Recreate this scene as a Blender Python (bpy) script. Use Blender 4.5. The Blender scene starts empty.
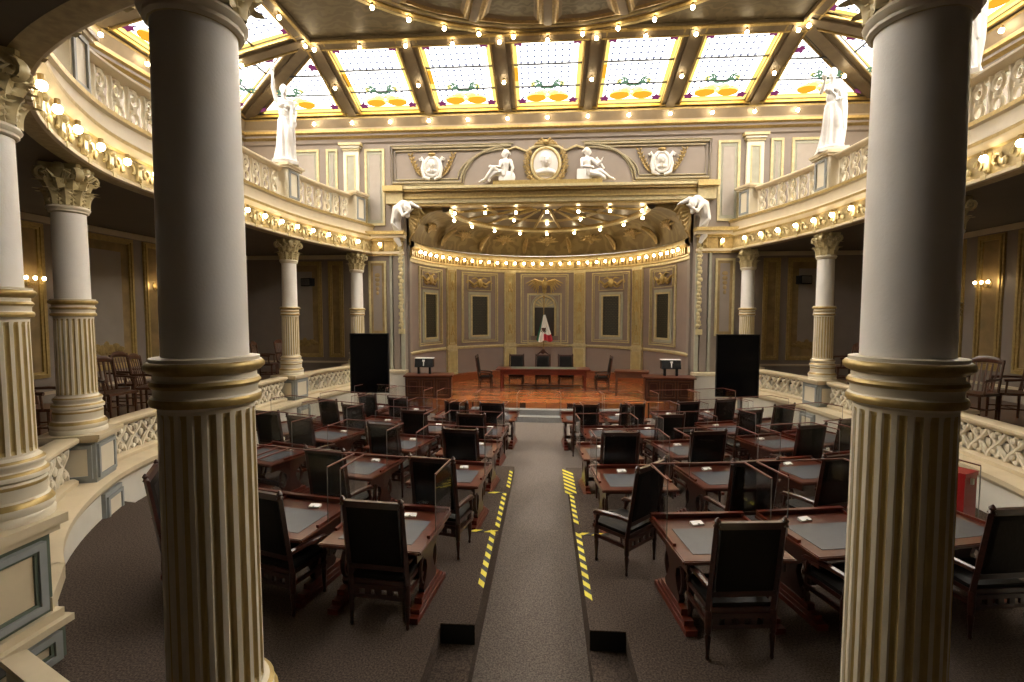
import bpy, bmesh, math, random
from math import sin, cos, pi, radians as rad, sqrt, atan2
from mathutils import Vector as V, Matrix as Mx
random.seed(7)
sc = bpy.context.scene
COL = sc.collection

# ------------------------------------------------------------------ materials
def pmat(name, col, rough=.6, metal=0., var=0., vscale=6., col2=None, bump=0., bscale=40., spec=.5, coat=0.):
    m = bpy.data.materials.new(name); m.use_nodes = True
    nt = m.node_tree; b = nt.nodes['Principled BSDF']
    b.inputs['Roughness'].default_value = rough
    b.inputs['Metallic'].default_value = metal
    b.inputs['Specular IOR Level'].default_value = spec
    b.inputs['Coat Weight'].default_value = coat
    b.inputs['Coat Roughness'].default_value = .15
    c = (*col, 1)
    b.inputs['Base Color'].default_value = c
    if var > 0 or col2:
        tc = nt.nodes.new('ShaderNodeTexCoord'); n = nt.nodes.new('ShaderNodeTexNoise')
        n.inputs['Scale'].default_value = vscale; n.inputs['Detail'].default_value = 6
        nt.links.new(tc.outputs['Object'], n.inputs['Vector'])
        r = nt.nodes.new('ShaderNodeValToRGB')
        r.color_ramp.elements[0].position = .35; r.color_ramp.elements[1].position = .65
        k = col2 or tuple(x * (1 - var) for x in col)
        r.color_ramp.elements[0].color = (*k, 1); r.color_ramp.elements[1].color = c
        nt.links.new(n.outputs['Fac'], r.inputs['Fac']); nt.links.new(r.outputs['Color'], b.inputs['Base Color'])
    if bump > 0:
        tc = nt.nodes.new('ShaderNodeTexCoord'); n = nt.nodes.new('ShaderNodeTexNoise')
        n.inputs['Scale'].default_value = bscale; n.inputs['Detail'].default_value = 4
        nt.links.new(tc.outputs['Object'], n.inputs['Vector'])
        bp = nt.nodes.new('ShaderNodeBump'); bp.inputs['Strength'].default_value = bump; bp.inputs['Distance'].default_value = .02
        nt.links.new(n.outputs['Fac'], bp.inputs['Height']); nt.links.new(bp.outputs['Normal'], b.inputs['Normal'])
    return m

def emat(name, col, s):
    m = bpy.data.materials.new(name); m.use_nodes = True
    nt = m.node_tree; nt.nodes.clear()
    e = nt.nodes.new('ShaderNodeEmission'); o = nt.nodes.new('ShaderNodeOutputMaterial')
    e.inputs['Color'].default_value = (*col, 1); e.inputs['Strength'].default_value = s
    nt.links.new(e.outputs[0], o.inputs[0]); return m

def gmat(name, col, s, tint):
    """backlit stained glass: glows with its own colour and lets tinted daylight through"""
    m = emat(name, col, s); nt = m.node_tree
    e = [n for n in nt.nodes if n.type == 'EMISSION'][0]; o = [n for n in nt.nodes if n.type == 'OUTPUT_MATERIAL'][0]
    t = nt.nodes.new('ShaderNodeBsdfTransparent'); t.inputs['Color'].default_value = (*tint, 1); a = nt.nodes.new('ShaderNodeAddShader')
    nt.links.new(e.outputs[0], a.inputs[0]); nt.links.new(t.outputs[0], a.inputs[1]); nt.links.new(a.outputs[0], o.inputs[0]); return m

def filigree(name, c1, c2, scale=3., rough=.55, metal=.2):
    """painted scrollwork: swirling bands of two tones"""
    m = bpy.data.materials.new(name); m.use_nodes = True
    nt = m.node_tree; b = nt.nodes['Principled BSDF']; b.inputs['Roughness'].default_value = rough; b.inputs['Metallic'].default_value = metal
    tc = nt.nodes.new('ShaderNodeTexCoord'); w = nt.nodes.new('ShaderNodeTexWave'); w.wave_type = 'RINGS'
    w.inputs['Scale'].default_value = scale * .5; w.inputs['Distortion'].default_value = 14; w.inputs['Detail'].default_value = 2; w.inputs['Detail Scale'].default_value = 1.6
    r = nt.nodes.new('ShaderNodeValToRGB'); r.color_ramp.elements[0].position = .45; r.color_ramp.elements[1].position = .75
    r.color_ramp.elements[0].color = (*c1, 1); r.color_ramp.elements[1].color = (*c2, 1)
    nt.links.new(tc.outputs['Object'], w.inputs['Vector']); nt.links.new(w.outputs['Fac'], r.inputs['Fac']); nt.links.new(r.outputs['Color'], b.inputs['Base Color'])
    return m

def woodmat(name, c1, c2, rough=.3, scale=5., coat=.3):
    m = bpy.data.materials.new(name); m.use_nodes = True
    nt = m.node_tree; b = nt.nodes['Principled BSDF']; b.inputs['Roughness'].default_value = rough; b.inputs['Coat Weight'].default_value = coat; b.inputs['Coat Roughness'].default_value = .2
    tc = nt.nodes.new('ShaderNodeTexCoord'); mp = nt.nodes.new('ShaderNodeMapping'); mp.inputs['Scale'].default_value = (1, 8, 8)
    n = nt.nodes.new('ShaderNodeTexNoise'); n.inputs['Scale'].default_value = scale; n.inputs['Detail'].default_value = 5; n.inputs['Distortion'].default_value = .6
    r = nt.nodes.new('ShaderNodeValToRGB'); r.color_ramp.elements[0].position = .3; r.color_ramp.elements[1].position = .7
    r.color_ramp.elements[0].color = (*c1, 1); r.color_ramp.elements[1].color = (*c2, 1)
    nt.links.new(tc.outputs['Object'], mp.inputs['Vector']); nt.links.new(mp.outputs['Vector'], n.inputs['Vector'])
    nt.links.new(n.outputs['Fac'], r.inputs['Fac']); nt.links.new(r.outputs['Color'], b.inputs['Base Color'])
    return m

def plankmat(name, c1, c2, c3, rough=.25):
    m = bpy.data.materials.new(name); m.use_nodes = True
    nt = m.node_tree; b = nt.nodes['Principled BSDF']; b.inputs['Roughness'].default_value = rough
    tc = nt.nodes.new('ShaderNodeTexCoord'); br = nt.nodes.new('ShaderNodeTexBrick')
    br.inputs['Scale'].default_value = 1.; br.inputs['Brick Width'].default_value = 1.3; br.inputs['Row Height'].default_value = .14
    br.inputs['Mortar Size'].default_value = .004; br.inputs['Color1'].default_value = (*c1, 1); br.inputs['Color2'].default_value = (*c2, 1); br.inputs['Mortar'].default_value = (*c3, 1)
    n = nt.nodes.new('ShaderNodeTexNoise'); n.inputs['Scale'].default_value = 3
    mx = nt.nodes.new('ShaderNodeMix'); mx.data_type = 'RGBA'; mx.blend_type = 'MULTIPLY'; mx.inputs[0].default_value = .5
    nt.links.new(tc.outputs['Object'], br.inputs['Vector']); nt.links.new(tc.outputs['Object'], n.inputs['Vector'])
    nt.links.new(br.outputs['Color'], mx.inputs[6]); nt.links.new(n.outputs['Color'], mx.inputs[7]); nt.links.new(mx.outputs[2], b.inputs['Base Color'])
    return m

def plaquemat(name):
    """dark tablet engraved with rows of small illegible gilt lettering"""
    m = bpy.data.materials.new(name); m.use_nodes = True
    nt = m.node_tree; b = nt.nodes['Principled BSDF']; b.inputs['Roughness'].default_value = .45
    tc = nt.nodes.new('ShaderNodeTexCoord'); mp = nt.nodes.new('ShaderNodeMapping'); mp.inputs['Rotation'].default_value = (rad(90), 0, 0)
    br = nt.nodes.new('ShaderNodeTexBrick'); br.inputs['Scale'].default_value = 1; br.inputs['Brick Width'].default_value = .16; br.inputs['Row Height'].default_value = .075
    br.inputs['Mortar Size'].default_value = .026; br.inputs['Color1'].default_value = (.06, .05, .025, 1); br.inputs['Color2'].default_value = (.035, .033, .02, 1); br.inputs['Mortar'].default_value = (.012, .013, .01, 1)
    nt.links.new(tc.outputs['Object'], mp.inputs['Vector']); nt.links.new(mp.outputs['Vector'], br.inputs['Vector']); nt.links.new(br.outputs['Color'], b.inputs['Base Color'])
    return m

def acrylmat(name):
    m = bpy.data.materials.new(name); m.use_nodes = True
    nt = m.node_tree; nt.nodes.clear()
    o = nt.nodes.new('ShaderNodeOutputMaterial'); t = nt.nodes.new('ShaderNodeBsdfTransparent'); g = nt.nodes.new('ShaderNodeBsdfGlossy')
    f0 = nt.nodes.new('ShaderNodeLayerWeight'); f0.inputs['Blend'].default_value = .5; f1 = nt.nodes.new('ShaderNodeMath'); f1.operation = 'POWER'; f1.inputs[1].default_value = 4.; f = nt.nodes.new('ShaderNodeMapRange'); f.inputs['To Min'].default_value = .025; f.inputs['To Max'].default_value = .5
    nt.links.new(f0.outputs['Facing'], f1.inputs[0]); nt.links.new(f1.outputs[0], f.inputs['Value']); x = nt.nodes.new('ShaderNodeMixShader')
    t.inputs['Color'].default_value = (.965, .97, .97, 1); g.inputs['Roughness'].default_value = .04; g.inputs['Color'].default_value = (.8, .8, .8, 1)
    nt.links.new(f.outputs[0], x.inputs[0]); nt.links.new(t.outputs[0], x.inputs[1]); nt.links.new(g.outputs[0], x.inputs[2]); nt.links.new(x.outputs[0], o.inputs[0])
    return m

M = dict(
    taupe=pmat('taupe_paint', (.23, .19, .16), .7, var=.08, vscale=2.5),
    taupe_dark=pmat('taupe_gallery_paint', (.29, .25, .21), .75, var=.1, vscale=2.5),
    apse=pmat('apse_mauve_paint', (.22, .17, .145), .7, var=.08, vscale=2.),
    cream=pmat('cream_paint', (.59, .50, .345), .5, var=.1, vscale=3.),
    ivory=pmat('ivory_paint', (.68, .62, .49), .5, var=.06, vscale=3.),
    shaft=pmat('column_shaft_paint', (.76, .735, .70), .5, var=.04, vscale=5., bump=.06, bscale=60),
    gold=pmat('old_gold_leaf', (.46, .335, .125), .42, .45, var=.25, vscale=14.),
    golddk=pmat('dark_gold_leaf', (.33, .23, .085), .45, .4, var=.3, vscale=12.),
    palegold=pmat('pale_gilding', (.52, .435, .235), .5, .15, var=.2, vscale=10.),
    flute=pmat('ochre_flute_paint', (.52, .40, .17), .55, .1, var=.12, vscale=6.),
    ochre=pmat('ochre_panel_paint', (.30, .205, .085), .65, .0, var=.35, vscale=3.),
    ochre2=pmat('yellow_ochre_panel', (.44, .36, .16), .6, .1, var=.2, vscale=5.),
    beam2=pmat('tan_cove_paint', (.30, .24, .165), .55, .1, var=.12, vscale=4.), panelgrey=pmat('mauve_panel_paint', (.33, .29, .25), .65, var=.08, vscale=4.), friezegold=pmat('frieze_gilding', (.40, .31, .15), .5, .2, var=.3, vscale=14.),
    rope=pmat('rope_moulding_paint', (.33, .28, .17), .55, .1, var=.35, vscale=30.),
    sage=pmat('sage_panel_paint', (.34, .335, .26), .65, var=.15, vscale=4.),
    bluegrey=pmat('blue_grey_moulding', (.27, .29, .29), .55, var=.1, vscale=5.),
    green=pmat('dark_green_grey_paint', (.10, .125, .095), .55),
    white=pmat('white_plaster', (.64, .62, .60), .55, var=.05, vscale=5.),
    wallwhite=pmat('off_white_wainscot', (.66, .635, .56), .55, var=.08, vscale=3.),
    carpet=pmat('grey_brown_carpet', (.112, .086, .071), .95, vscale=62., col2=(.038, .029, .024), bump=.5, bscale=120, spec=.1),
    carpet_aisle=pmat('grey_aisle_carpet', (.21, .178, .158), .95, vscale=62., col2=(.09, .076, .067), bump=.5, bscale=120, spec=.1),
    stepcarpet=pmat('pale_grey_step_carpet', (.24, .235, .23), .9, var=.25, vscale=40., spec=.1),
    black=pmat('black_riser', (.008, .008, .008), .7),
    wood=woodmat('dark_red_wood', (.018, .0045, .0025), (.045, .011, .006), .3),
    woodred=woodmat('red_polished_wood', (.065, .010, .005), (.14, .022, .010), .28),
    woodtop=woodmat('desk_top_wood', (.055, .014, .007), (.115, .031, .015), .28),
    brown=woodmat('brown_chair_wood', (.045, .017, .008), (.10, .035, .015), .4),
    leather=pmat('black_brown_leather', (.007, .0058, .0054), .5, var=.3, vscale=8., bump=.1, bscale=25, spec=.12),
    pad=pmat('slate_leather_pad', (.075, .078, .09), .38, var=.15, vscale=8.),
    floorwood=plankmat('stage_floor_boards', (.50, .17, .055), (.36, .11, .035), (.05, .015, .006)),
    stagewood=woodmat('stage_skirting_wood', (.16, .045, .015), (.30, .09, .03), .35, coat=.2),
    ceilpaint=filigree('painted_ceiling_scrollwork', (.10, .078, .042), (.135, .107, .058), 2.4),
    ceilpanel=filigree('painted_ceiling_wedges', (.11, .095, .06), (.16, .14, .09), 3.),
    dome=filigree('gilded_cove_paint', (.15, .105, .038), (.20, .145, .055), 1.5, .5, .25),
    beam=pmat('bronze_beam_paint', (.17, .13, .08), .5, .2, var=.2, vscale=4.),
    acrylic=acrylmat('clear_acrylic'),
    edge=pmat('acrylic_edge_desk_reflection', (.13, .045, .035), .35),  # clear sheet edge with the desks' red reflection put into its colour
    black_gloss=pmat('black_screen_glass', (.002, .002, .0025), .25, spec=.12),
    black_plastic=pmat('black_plastic', (.006, .006, .007), .5, spec=.2),
    grey_metal=pmat('grey_metal', (.25, .25, .25), .35, .8),
    whiteplastic=pmat('white_plastic', (.8, .79, .77), .35),
    yellow=pmat('yellow_tape', (.75, .66, .05), .5), tapeblack=pmat('black_tape', (.012, .012, .012), .5),
    red=pmat('red_enamel', (.30, .012, .012), .35),
    flagwhite=pmat('white_flag_cloth', (.82, .80, .76), .8), flagred=pmat('red_flag_cloth', (.50, .03, .05), .8), flaggreen=pmat('green_flag_cloth', (.01, .10, .045), .8),
    bronze=pmat('dark_bronze', (.06, .045, .025), .45, .5),
    plaque=plaquemat('engraved_dark_tablet'),
    niche=pmat('dark_niche_back', (.022, .018, .014), .7),
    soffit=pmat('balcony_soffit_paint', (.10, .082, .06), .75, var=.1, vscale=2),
    bulb=emat('warm_bulb_glow', (1., .80, .50), 42.), bulb2=emat('sconce_bulb_glow', (1., .75, .42), 30.), edge_clear=pmat('pale_acrylic_edge', (.20, .19, .18), .3),
    lead=pmat('dark_leading', (.05, .055, .065), .5),
    g_white=gmat('milk_white_glass', (1., .97, .93), 4.0, (.9, .87, .82)),
    g_yellow=gmat('yellow_glass', (1., .72, .20), 1.1, (.6, .4, .1)), g_amber=emat('amber_glass', (.95, .42, .03), .95),
    g_purple=emat('purple_glass', (.28, .05, .16), .7), g_green=emat('green_glass', (.16, .30, .18), .8), g_dot=emat('blue_grey_glass', (.30, .34, .55), .55),
)

# ------------------------------------------------------------------ mesh builder
class MB:
    def __init__(s): s.v = []; s.f = []; s.m = []; s.T = Mx.Identity(4)
    def add(s, vs, fs, mi=0):
        o = len(s.v); s.v += [tuple(s.T @ V(p)) for p in vs]
        s.f += [tuple(i + o for i in q) for q in fs]; s.m += [mi] * len(fs) if isinstance(mi, int) else list(mi)
    def box(s, x0, x1, y0, y1, z0, z1, mi=0):
        s.add([(x0,y0,z0),(x1,y0,z0),(x1,y1,z0),(x0,y1,z0),(x0,y0,z1),(x1,y0,z1),(x1,y1,z1),(x0,y1,z1)],
              [(3,2,1,0),(4,5,6,7),(0,1,5,4),(1,2,6,5),(2,3,7,6),(3,0,4,7)], mi)
    def cbox(s, c, d, mi=0):
        s.box(c[0]-d[0]/2, c[0]+d[0]/2, c[1]-d[1]/2, c[1]+d[1]/2, c[2]-d[2]/2, c[2]+d[2]/2, mi)
    def lathe(s, prof, n=16, c=(0,0,0), mi=0, fold=None):
        """prof: [(r,z) or (r,z,mat)]; capped"""
        vs = []; fs = []; ms = []
        for k, p in enumerate(prof):
            for i in range(n):
                a = 2*pi*i/n; r = p[0]*(fold(a, p[1]) if fold else 1)
                vs.append((c[0]+r*cos(a), c[1]+r*sin(a), c[2]+p[1]))
        for k in range(len(prof)-1):
            m = prof[k+1][2] if len(prof[k+1]) > 2 else mi
            for i in range(n):
                j = (i+1) % n
                fs.append((k*n+i, k*n+j, (k+1)*n+j, (k+1)*n+i)); ms.append(m)
        fs.append(tuple(range(n-1,-1,-1))); ms.append(mi); L = (len(prof)-1)*n; fs.append(tuple(range(L, L+n))); ms.append(prof[-1][2] if len(prof[-1])>2 else mi)
        s.add(vs, fs, ms)
    def tube(s, pts, r, n=6, mi=0, closed=False, flat=1.):
        """r: number or list; swept circle"""
        P = [V(p) for p in pts]; N = len(P); R = r if isinstance(r, (list, tuple)) else [r]*N
        vs = []; fs = []; up = None
        for i in range(N):
            a = P[(i-1) % N] if (closed or i > 0) else P[i]; b = P[(i+1) % N] if (closed or i < N-1) else P[i]
            t = (b-a).normalized() if (b-a).length > 1e-9 else V((0,0,1))
            if up is None:
                up = V((0,0,1)) if abs(t.z) < .9 else V((1,0,0))
            u = (up - t*up.dot(t))
            if u.length < 1e-6: u = t.orthogonal()
            u.normalize(); w = t.cross(u); up = u
            for k in range(n):
                an = 2*pi*k/n; q = P[i] + u*(R[i]*cos(an)) + w*(R[i]*flat*sin(an)); vs.append(tuple(q))
        for i in range(N if closed else N-1):
            j = (i+1) % N
            for k in range(n):
                l = (k+1) % n; fs.append((i*n+k, i*n+l, j*n+l, j*n+k))
        if not closed:
            fs.append(tuple(range(n-1,-1,-1))); fs.append(tuple(range((N-1)*n, N*n)))
        s.add(vs, fs, mi)
    def ell(s, c, r, mi=0, n=10, m=7, rot=None):
        vs = []; fs = []
        R = rot or Mx.Identity(3)
        for i in range(1, m):
            th = pi*i/m
            for k in range(n):
                a = 2*pi*k/n; q = R @ V((r[0]*sin(th)*cos(a), r[1]*sin(th)*sin(a), r[2]*cos(th))); vs.append((c[0]+q.x, c[1]+q.y, c[2]+q.z))
        q = R @ V((0,0,r[2])); vs.append((c[0]+q.x, c[1]+q.y, c[2]+q.z)); q = R @ V((0,0,-r[2])); vs.append((c[0]+q.x, c[1]+q.y, c[2]+q.z))
        for i in range(m-2):
            for k in range(n):
                l = (k+1) % n; fs.append((i*n+k, (i+1)*n+k, (i+1)*n+l, i*n+l))
        T, B = (m-1)*n, (m-1)*n+1
        for k in range(n):
            l = (k+1) % n; fs.append((T, k, l)); fs.append((B, (m-2)*n+l, (m-2)*n+k))
        s.add(vs, fs, mi)
    def prism(s, poly, z0, z1, mi=0, axis='z'):
        """polygon (ccw) extruded; axis z: poly=(x,y); axis y: poly=(x,z) extruded z0..z1 in y; axis x: poly=(y,z)"""
        f = {'z': lambda p, h: (p[0], p[1], h), 'y': lambda p, h: (p[0], h, p[1]), 'x': lambda p, h: (h, p[0], p[1])}[axis]
        n = len(poly); vs = [f(p, z0) for p in poly] + [f(p, z1) for p in poly]
        fs = [tuple(range(n-1,-1,-1)), tuple(range(n, 2*n))] + [(i, (i+1) % n, n+(i+1) % n, n+i) for i in range(n)]
        s.add(vs, fs, mi)
    def strip(s, rows, mi=0, closed=False):
        """rows: list of equal-length point lists, skinned; mi may be a list per row gap"""
        n = len(rows[0]); vs = [p for r in rows for p in r]; fs = []; ms = []
        for k in range(len(rows)-1):
            for i in range(n if closed else n-1):
                j = (i+1) % n
                fs.append((k*n+i, k*n+j, (k+1)*n+j, (k+1)*n+i)); ms.append(mi if isinstance(mi, int) else mi[k])
        s.add(vs, fs, ms)
    def frame(s, x0, x1, z0, z1, w, y0, y1, mi=0):
        """rectangular picture-frame moulding in xz, between y0 and y1"""
        s.box(x0, x1, y0, y1, z0, z0+w, mi); s.box(x0, x1, y0, y1, z1-w, z1, mi)
        s.box(x0, x0+w, y0, y1, z0+w, z1-w, mi); s.box(x1-w, x1, y0, y1, z0+w, z1-w, mi)
    def mesh(s, name, mats, smooth=True, ang=35):
        me = bpy.data.meshes.new(name); me.from_pydata(s.v, [], s.f); me.update()
        for m in mats: me.materials.append(M[m])
        me.polygons.foreach_set('material_index', s.m)
        bm = bmesh.new(); bm.from_mesh(me); bmesh.ops.recalc_face_normals(bm, faces=bm.faces); bm.to_mesh(me); bm.free()
        if smooth:
            me.polygons.foreach_set('use_smooth', [True]*len(me.polygons)); me.set_sharp_from_angle(angle=rad(ang))
        return me
    def build(s, name, mats, parent=None, **kw):
        if isinstance(mats, str): mats = [mats]
        return link(name, s.mesh(name, mats, **kw), parent)

def link(name, me, parent=None):
    o = bpy.data.objects.new(name, me); COL.objects.link(o)
    if parent is not None: o.parent = parent
    return o
def tag(o, label=None, cat=None, group=None, kind=None):
    if label: o['label'] = label
    if cat: o['category'] = cat
    if group: o['group'] = group
    if kind: o['kind'] = kind
    return o
def thing(name, label, cat, loc=(0,0,0), rz=0., group=None, kind=None):
    o = bpy.data.objects.new(name, None); COL.objects.link(o); o.location = loc; o.rotation_euler = (0,0,rz)
    return tag(o, label, cat, group, kind)
def dup(o, loc=None, rz=None, label=None, group=None):
    def cp(x, par):
        c = x.copy(); COL.objects.link(c)
        if par is not None: c.parent = par
        for ch in list(x.children): cp(ch, c)
        return c
    c = cp(o, None)
    if loc is not None: c.location = loc
    if rz is not None: c.rotation_euler = (0,0,rz)
    if label: c['label'] = label
    if group: c['group'] = group
    return c
ORD = ['first', 'second', 'third', 'fourth', 'fifth', 'sixth', 'seventh', 'eighth', 'ninth', 'tenth']

# ------------------------------------------------------------------ plan curve of the horseshoe
HALF = [(6.35, 17.3), (6.63, 16.56), (7.37, 13.44), (7.40, 9.6), (6.92, 6.62), (5.03, 4.02), (1.94, 2.69)]
CTRL = [(-x, y) for x, y in HALF] + HALF[::-1]
def crom(P, n=14):
    out = []
    for i in range(len(P)-1):
        p0 = P[max(i-1, 0)]; p1 = P[i]; p2 = P[i+1]; p3 = P[min(i+2, len(P)-1)]
        for k in range(n):
            t = k/n
            out.append(tuple(.5*((2*p1[d]) + (-p0[d]+p2[d])*t + (2*p0[d]-5*p1[d]+4*p2[d]-p3[d])*t*t + (-p0[d]+3*p1[d]-3*p2[d]+p3[d])*t**3) for d in (0, 1)))
    out.append(P[-1]); return out
NS = 14
CURVE = crom(CTRL, NS)
def normals(c):
    out = []
    for i in range(len(c)):
        a = c[max(i-1, 0)]; b = c[min(i+1, len(c)-1)]; tx, ty = b[0]-a[0], b[1]-a[1]; l = sqrt(tx*tx+ty*ty)
        out.append((-ty/l, tx/l))       # left of travel = inward for left-to-rear-to-right travel
    return out
NRM = normals(CURVE)
def off(i, d): return (CURVE[i][0]+NRM[i][0]*d, CURVE[i][1]+NRM[i][1]*d)
def idx(k): return k*NS             # curve index of control point k
# control index: 1 D-left, 2 C-left, 3 E-left, 4 B-left, 5 A-left, 6 F-left, 7 F-right, 8 A-right ... 12 D-right
def sweep_rows(prof, i0, i1):
    return [[(*off(i, d), z) for i in range(i0, i1+1)] for d, z in prof]
def arclen_points(i0, i1, d, pitch, start=.5):
    pts = [off(i, d) for i in range(i0, i1+1)]; nr = [NRM[i] for i in range(i0, i1+1)]
    out = []; acc = 0; nxt = pitch*start
    for k in range(len(pts)-1):
        a, b = V(pts[k]), V(pts[k+1]); L = (b-a).length
        while nxt <= acc+L:
            t = (nxt-acc)/L; p = a.lerp(b, t); n = V(nr[k]).lerp(V(nr[k+1]), t); out.append((p.x, p.y, n.x, n.y)); nxt += pitch
        acc += L
    return out

ROOM = 10.9; YB = 17.0; YF = -3.0; YC = 7.05
GZ = .95     # gallery floor
# ------------------------------------------------------------------ setting: floors
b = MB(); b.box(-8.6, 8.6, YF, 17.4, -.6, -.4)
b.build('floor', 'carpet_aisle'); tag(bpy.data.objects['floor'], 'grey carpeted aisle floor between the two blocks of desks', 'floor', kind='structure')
TE = [6.54, 8.33, 10.2]; TZ = [0., -.133, -.266]
def tier(sx, k):
    xin = -.68 if sx < 0 else .42
    y0 = YF if k == 0 else TE[k-1]; cu = .0135; cu2 = .03 if k == 2 else cu
    xs = [xin + (sx*8.6-xin)*t/10 for t in range(11)]
    f = lambda x, y: y + cu*(x*x-xin*xin)
    far = [(x, TE[k]+cu2*(x*x-xin*xin)) for x in xs]
    if k == 0:
        xo = xin + sx*.34
        near = [(xs[-1], YF), (xo, YF), (xo, 4.48), (xin, 4.48)]
    else: near = [(x, f(x, TE[k-1])) for x in xs[::-1]]
    poly = near + far if k else near + far
    m = MB(); m.prism(poly, -.42, TZ[k])
    if k == 0:
        m.box(min(xin, xin+sx*.34), max(xin, xin+sx*.34), YF, 4.485, -.42, -.2)
        xa, xb = sorted((xin+sx*.005, xin+sx*.335)); m.box(xa, xb, 4.476, 4.49, -.2, -.01, 1)
    side = 'left' if sx < 0 else 'right'
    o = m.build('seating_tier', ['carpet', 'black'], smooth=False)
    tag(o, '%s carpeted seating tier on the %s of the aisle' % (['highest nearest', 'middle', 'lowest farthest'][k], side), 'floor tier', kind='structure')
for sx in (-1, 1):
    for k in range(3): tier(sx, k)

# stage: floor, steps
STF = [(-5.0, 17.3), (-5.0, 17.0), (-3.6, 16.0), (-1.8, 15.72), (0, 15.65), (1.8, 15.72), (3.6, 16.0), (5.0, 17.0), (5.0, 17.3)]
AY = 17.3; AA, AB = 5.0, 5.35
def ell_pt(deg, a=AA, bb=AB): return (a*cos(rad(deg)), AY+bb*sin(rad(deg)))
m = MB(); poly = STF + [ell_pt(d, AA+.1, AB+.1) for d in range(2, 179, 4)]
m.prism(poly[::1], -.4, .1); 
o = m.build('stage_floor', 'floorwood', smooth=False); tag(o, 'polished orange brown wooden stage floor in front of the apse', 'stage', kind='structure')
m = MB()
for k in range(2): 
    h = -.4+.167*(k+1); yy = 15.05+.3*k
    m.prism([(-2.45, 15.9), (-2.45, yy+.12), (0, yy), (2.45, yy+.12), (2.45, 15.9)], -.4, h)
o = m.build('stage_steps', 'stepcarpet', smooth=False); tag(o, 'pale grey carpeted steps up to the wooden stage', 'steps', kind='structure')

# ------------------------------------------------------------------ panels & walls
def gpanel(parent, T, x0, x1, z0, z1, kind='gallery', name='gilded_panel'):
    """panel in local xz, facing -y; T places it"""
    m = MB(); m.T = T
    if kind == 'gallery':      # gold frame, ochre border, taupe centre, ornament at foot
        m.frame(x0, x1, z0, z1, .14, -.05, .0, 0); m.frame(x0+.05, x1-.05, z0+.05, z1-.05, .04, -.075, -.045, 0)
        m.box(x0+.13, x1-.13, -.012, 0, z0+.13, z1-.13, 1)
        w = (x1-x0); bw = .16 if w < 1 else .3
        if w > .75: m.box(x0+bw+.06, x1-bw-.06, -.02, -.008, z0+bw*1.6, z1-bw*1.2, 2)
        if w > 1:
            for s in (-1, 1):
                for q in range(3): m.ell(((x0+x1)/2+s*(.12+.14*q), -.02, z0+.5+.06*(q % 2)), (.12, .02, .07+.03*(2-q)), 3, 8, 5)
            m.ell(((x0+x1)/2, -.02, z0+.55), (.1, .025, .17), 3, 8, 5)
        return m.build(name, ['gold', 'ochre', 'taupe_dark', 'golddk'], parent, smooth=False)
    if kind == 'tall':         # lower pier panel
        m.frame(x0, x1, z0, z1, .07, -.05, .0, 0); m.box(x0+.06, x1-.06, -.012, 0, z0+.06, z1-.06, 1)
        m.box(x0+.16, x1-.16, -.02, -.01, z0+.16, z1-.16, 2)
        for q in range(5): m.ell(((x0+x1)/2, -.02, z1-.5-.16*q), (.10-.012*q, .02, .075), 1, 8, 5)
        return m.build(name, ['palegold', 'ochre', 'taupe', 'gold'], parent, smooth=False)
    if kind == 'upper':
        m.frame(x0, x1, z0, z1, .08, -.05, .0, 0); m.box(x0+.05, x1-.05, -.012, 0, z0+.05, z1-.05, 1)
        m.box(x0+.17, x1-.17, -.02, -.005, z0+.2, z1-.2, 2); m.frame(x0+.15, x1-.15, z0+.18, z1-.18, .02, -.03, -.008, 1)
        return m.build(name, ['palegold', 'sage', 'panelgrey'], parent, smooth=False)
TLeft = Mx.Translation((-ROOM, 0, 0)) @ Mx.Rotation(rad(90), 4, 'Z')      # local x -> world y, faces +x
TRight = Mx.Translation((ROOM, 0, 0)) @ Mx.Rotation(rad(-90), 4, 'Z')     # local x -> -world y, faces -x
TBack = Mx.Translation((0, YB, 0))
wl = MB(); wl.box(-ROOM-.3, -ROOM, YF, YB+.3, -.6, 10.1); wl = tag(wl.build('wall_left', 'taupe', smooth=False), 'taupe left gallery wall with gilded panels', 'wall', kind='structure')
wr = MB(); wr.box(ROOM, ROOM+.3, YF, YB+.3, -.6, 10.1); wr = tag(wr.build('wall_right', 'taupe', smooth=False), 'taupe right gallery wall with gilded panels', 'wall', kind='structure')
wf = MB(); wf.box(-ROOM, ROOM, YF-.3, YF, -.6, 10.1); wf = tag(wf.build('wall_front', 'taupe_dark', smooth=False), 'plain taupe wall closing the hall opposite the stage', 'wall', kind='structure')
JX = 5.05
m = MB(); m.box(-ROOM, -JX, YB, YB+.3, -.6, 10.1); m.box(JX, ROOM, YB, YB+.3, -.6, 10.1); m.box(-JX, JX, YB, YB+.3, 6.82, 10.1)
wb = tag(m.build('wall_back', 'taupe', smooth=False), 'taupe proscenium wall with carved frieze above the stage arch', 'wall', kind='structure')
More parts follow.
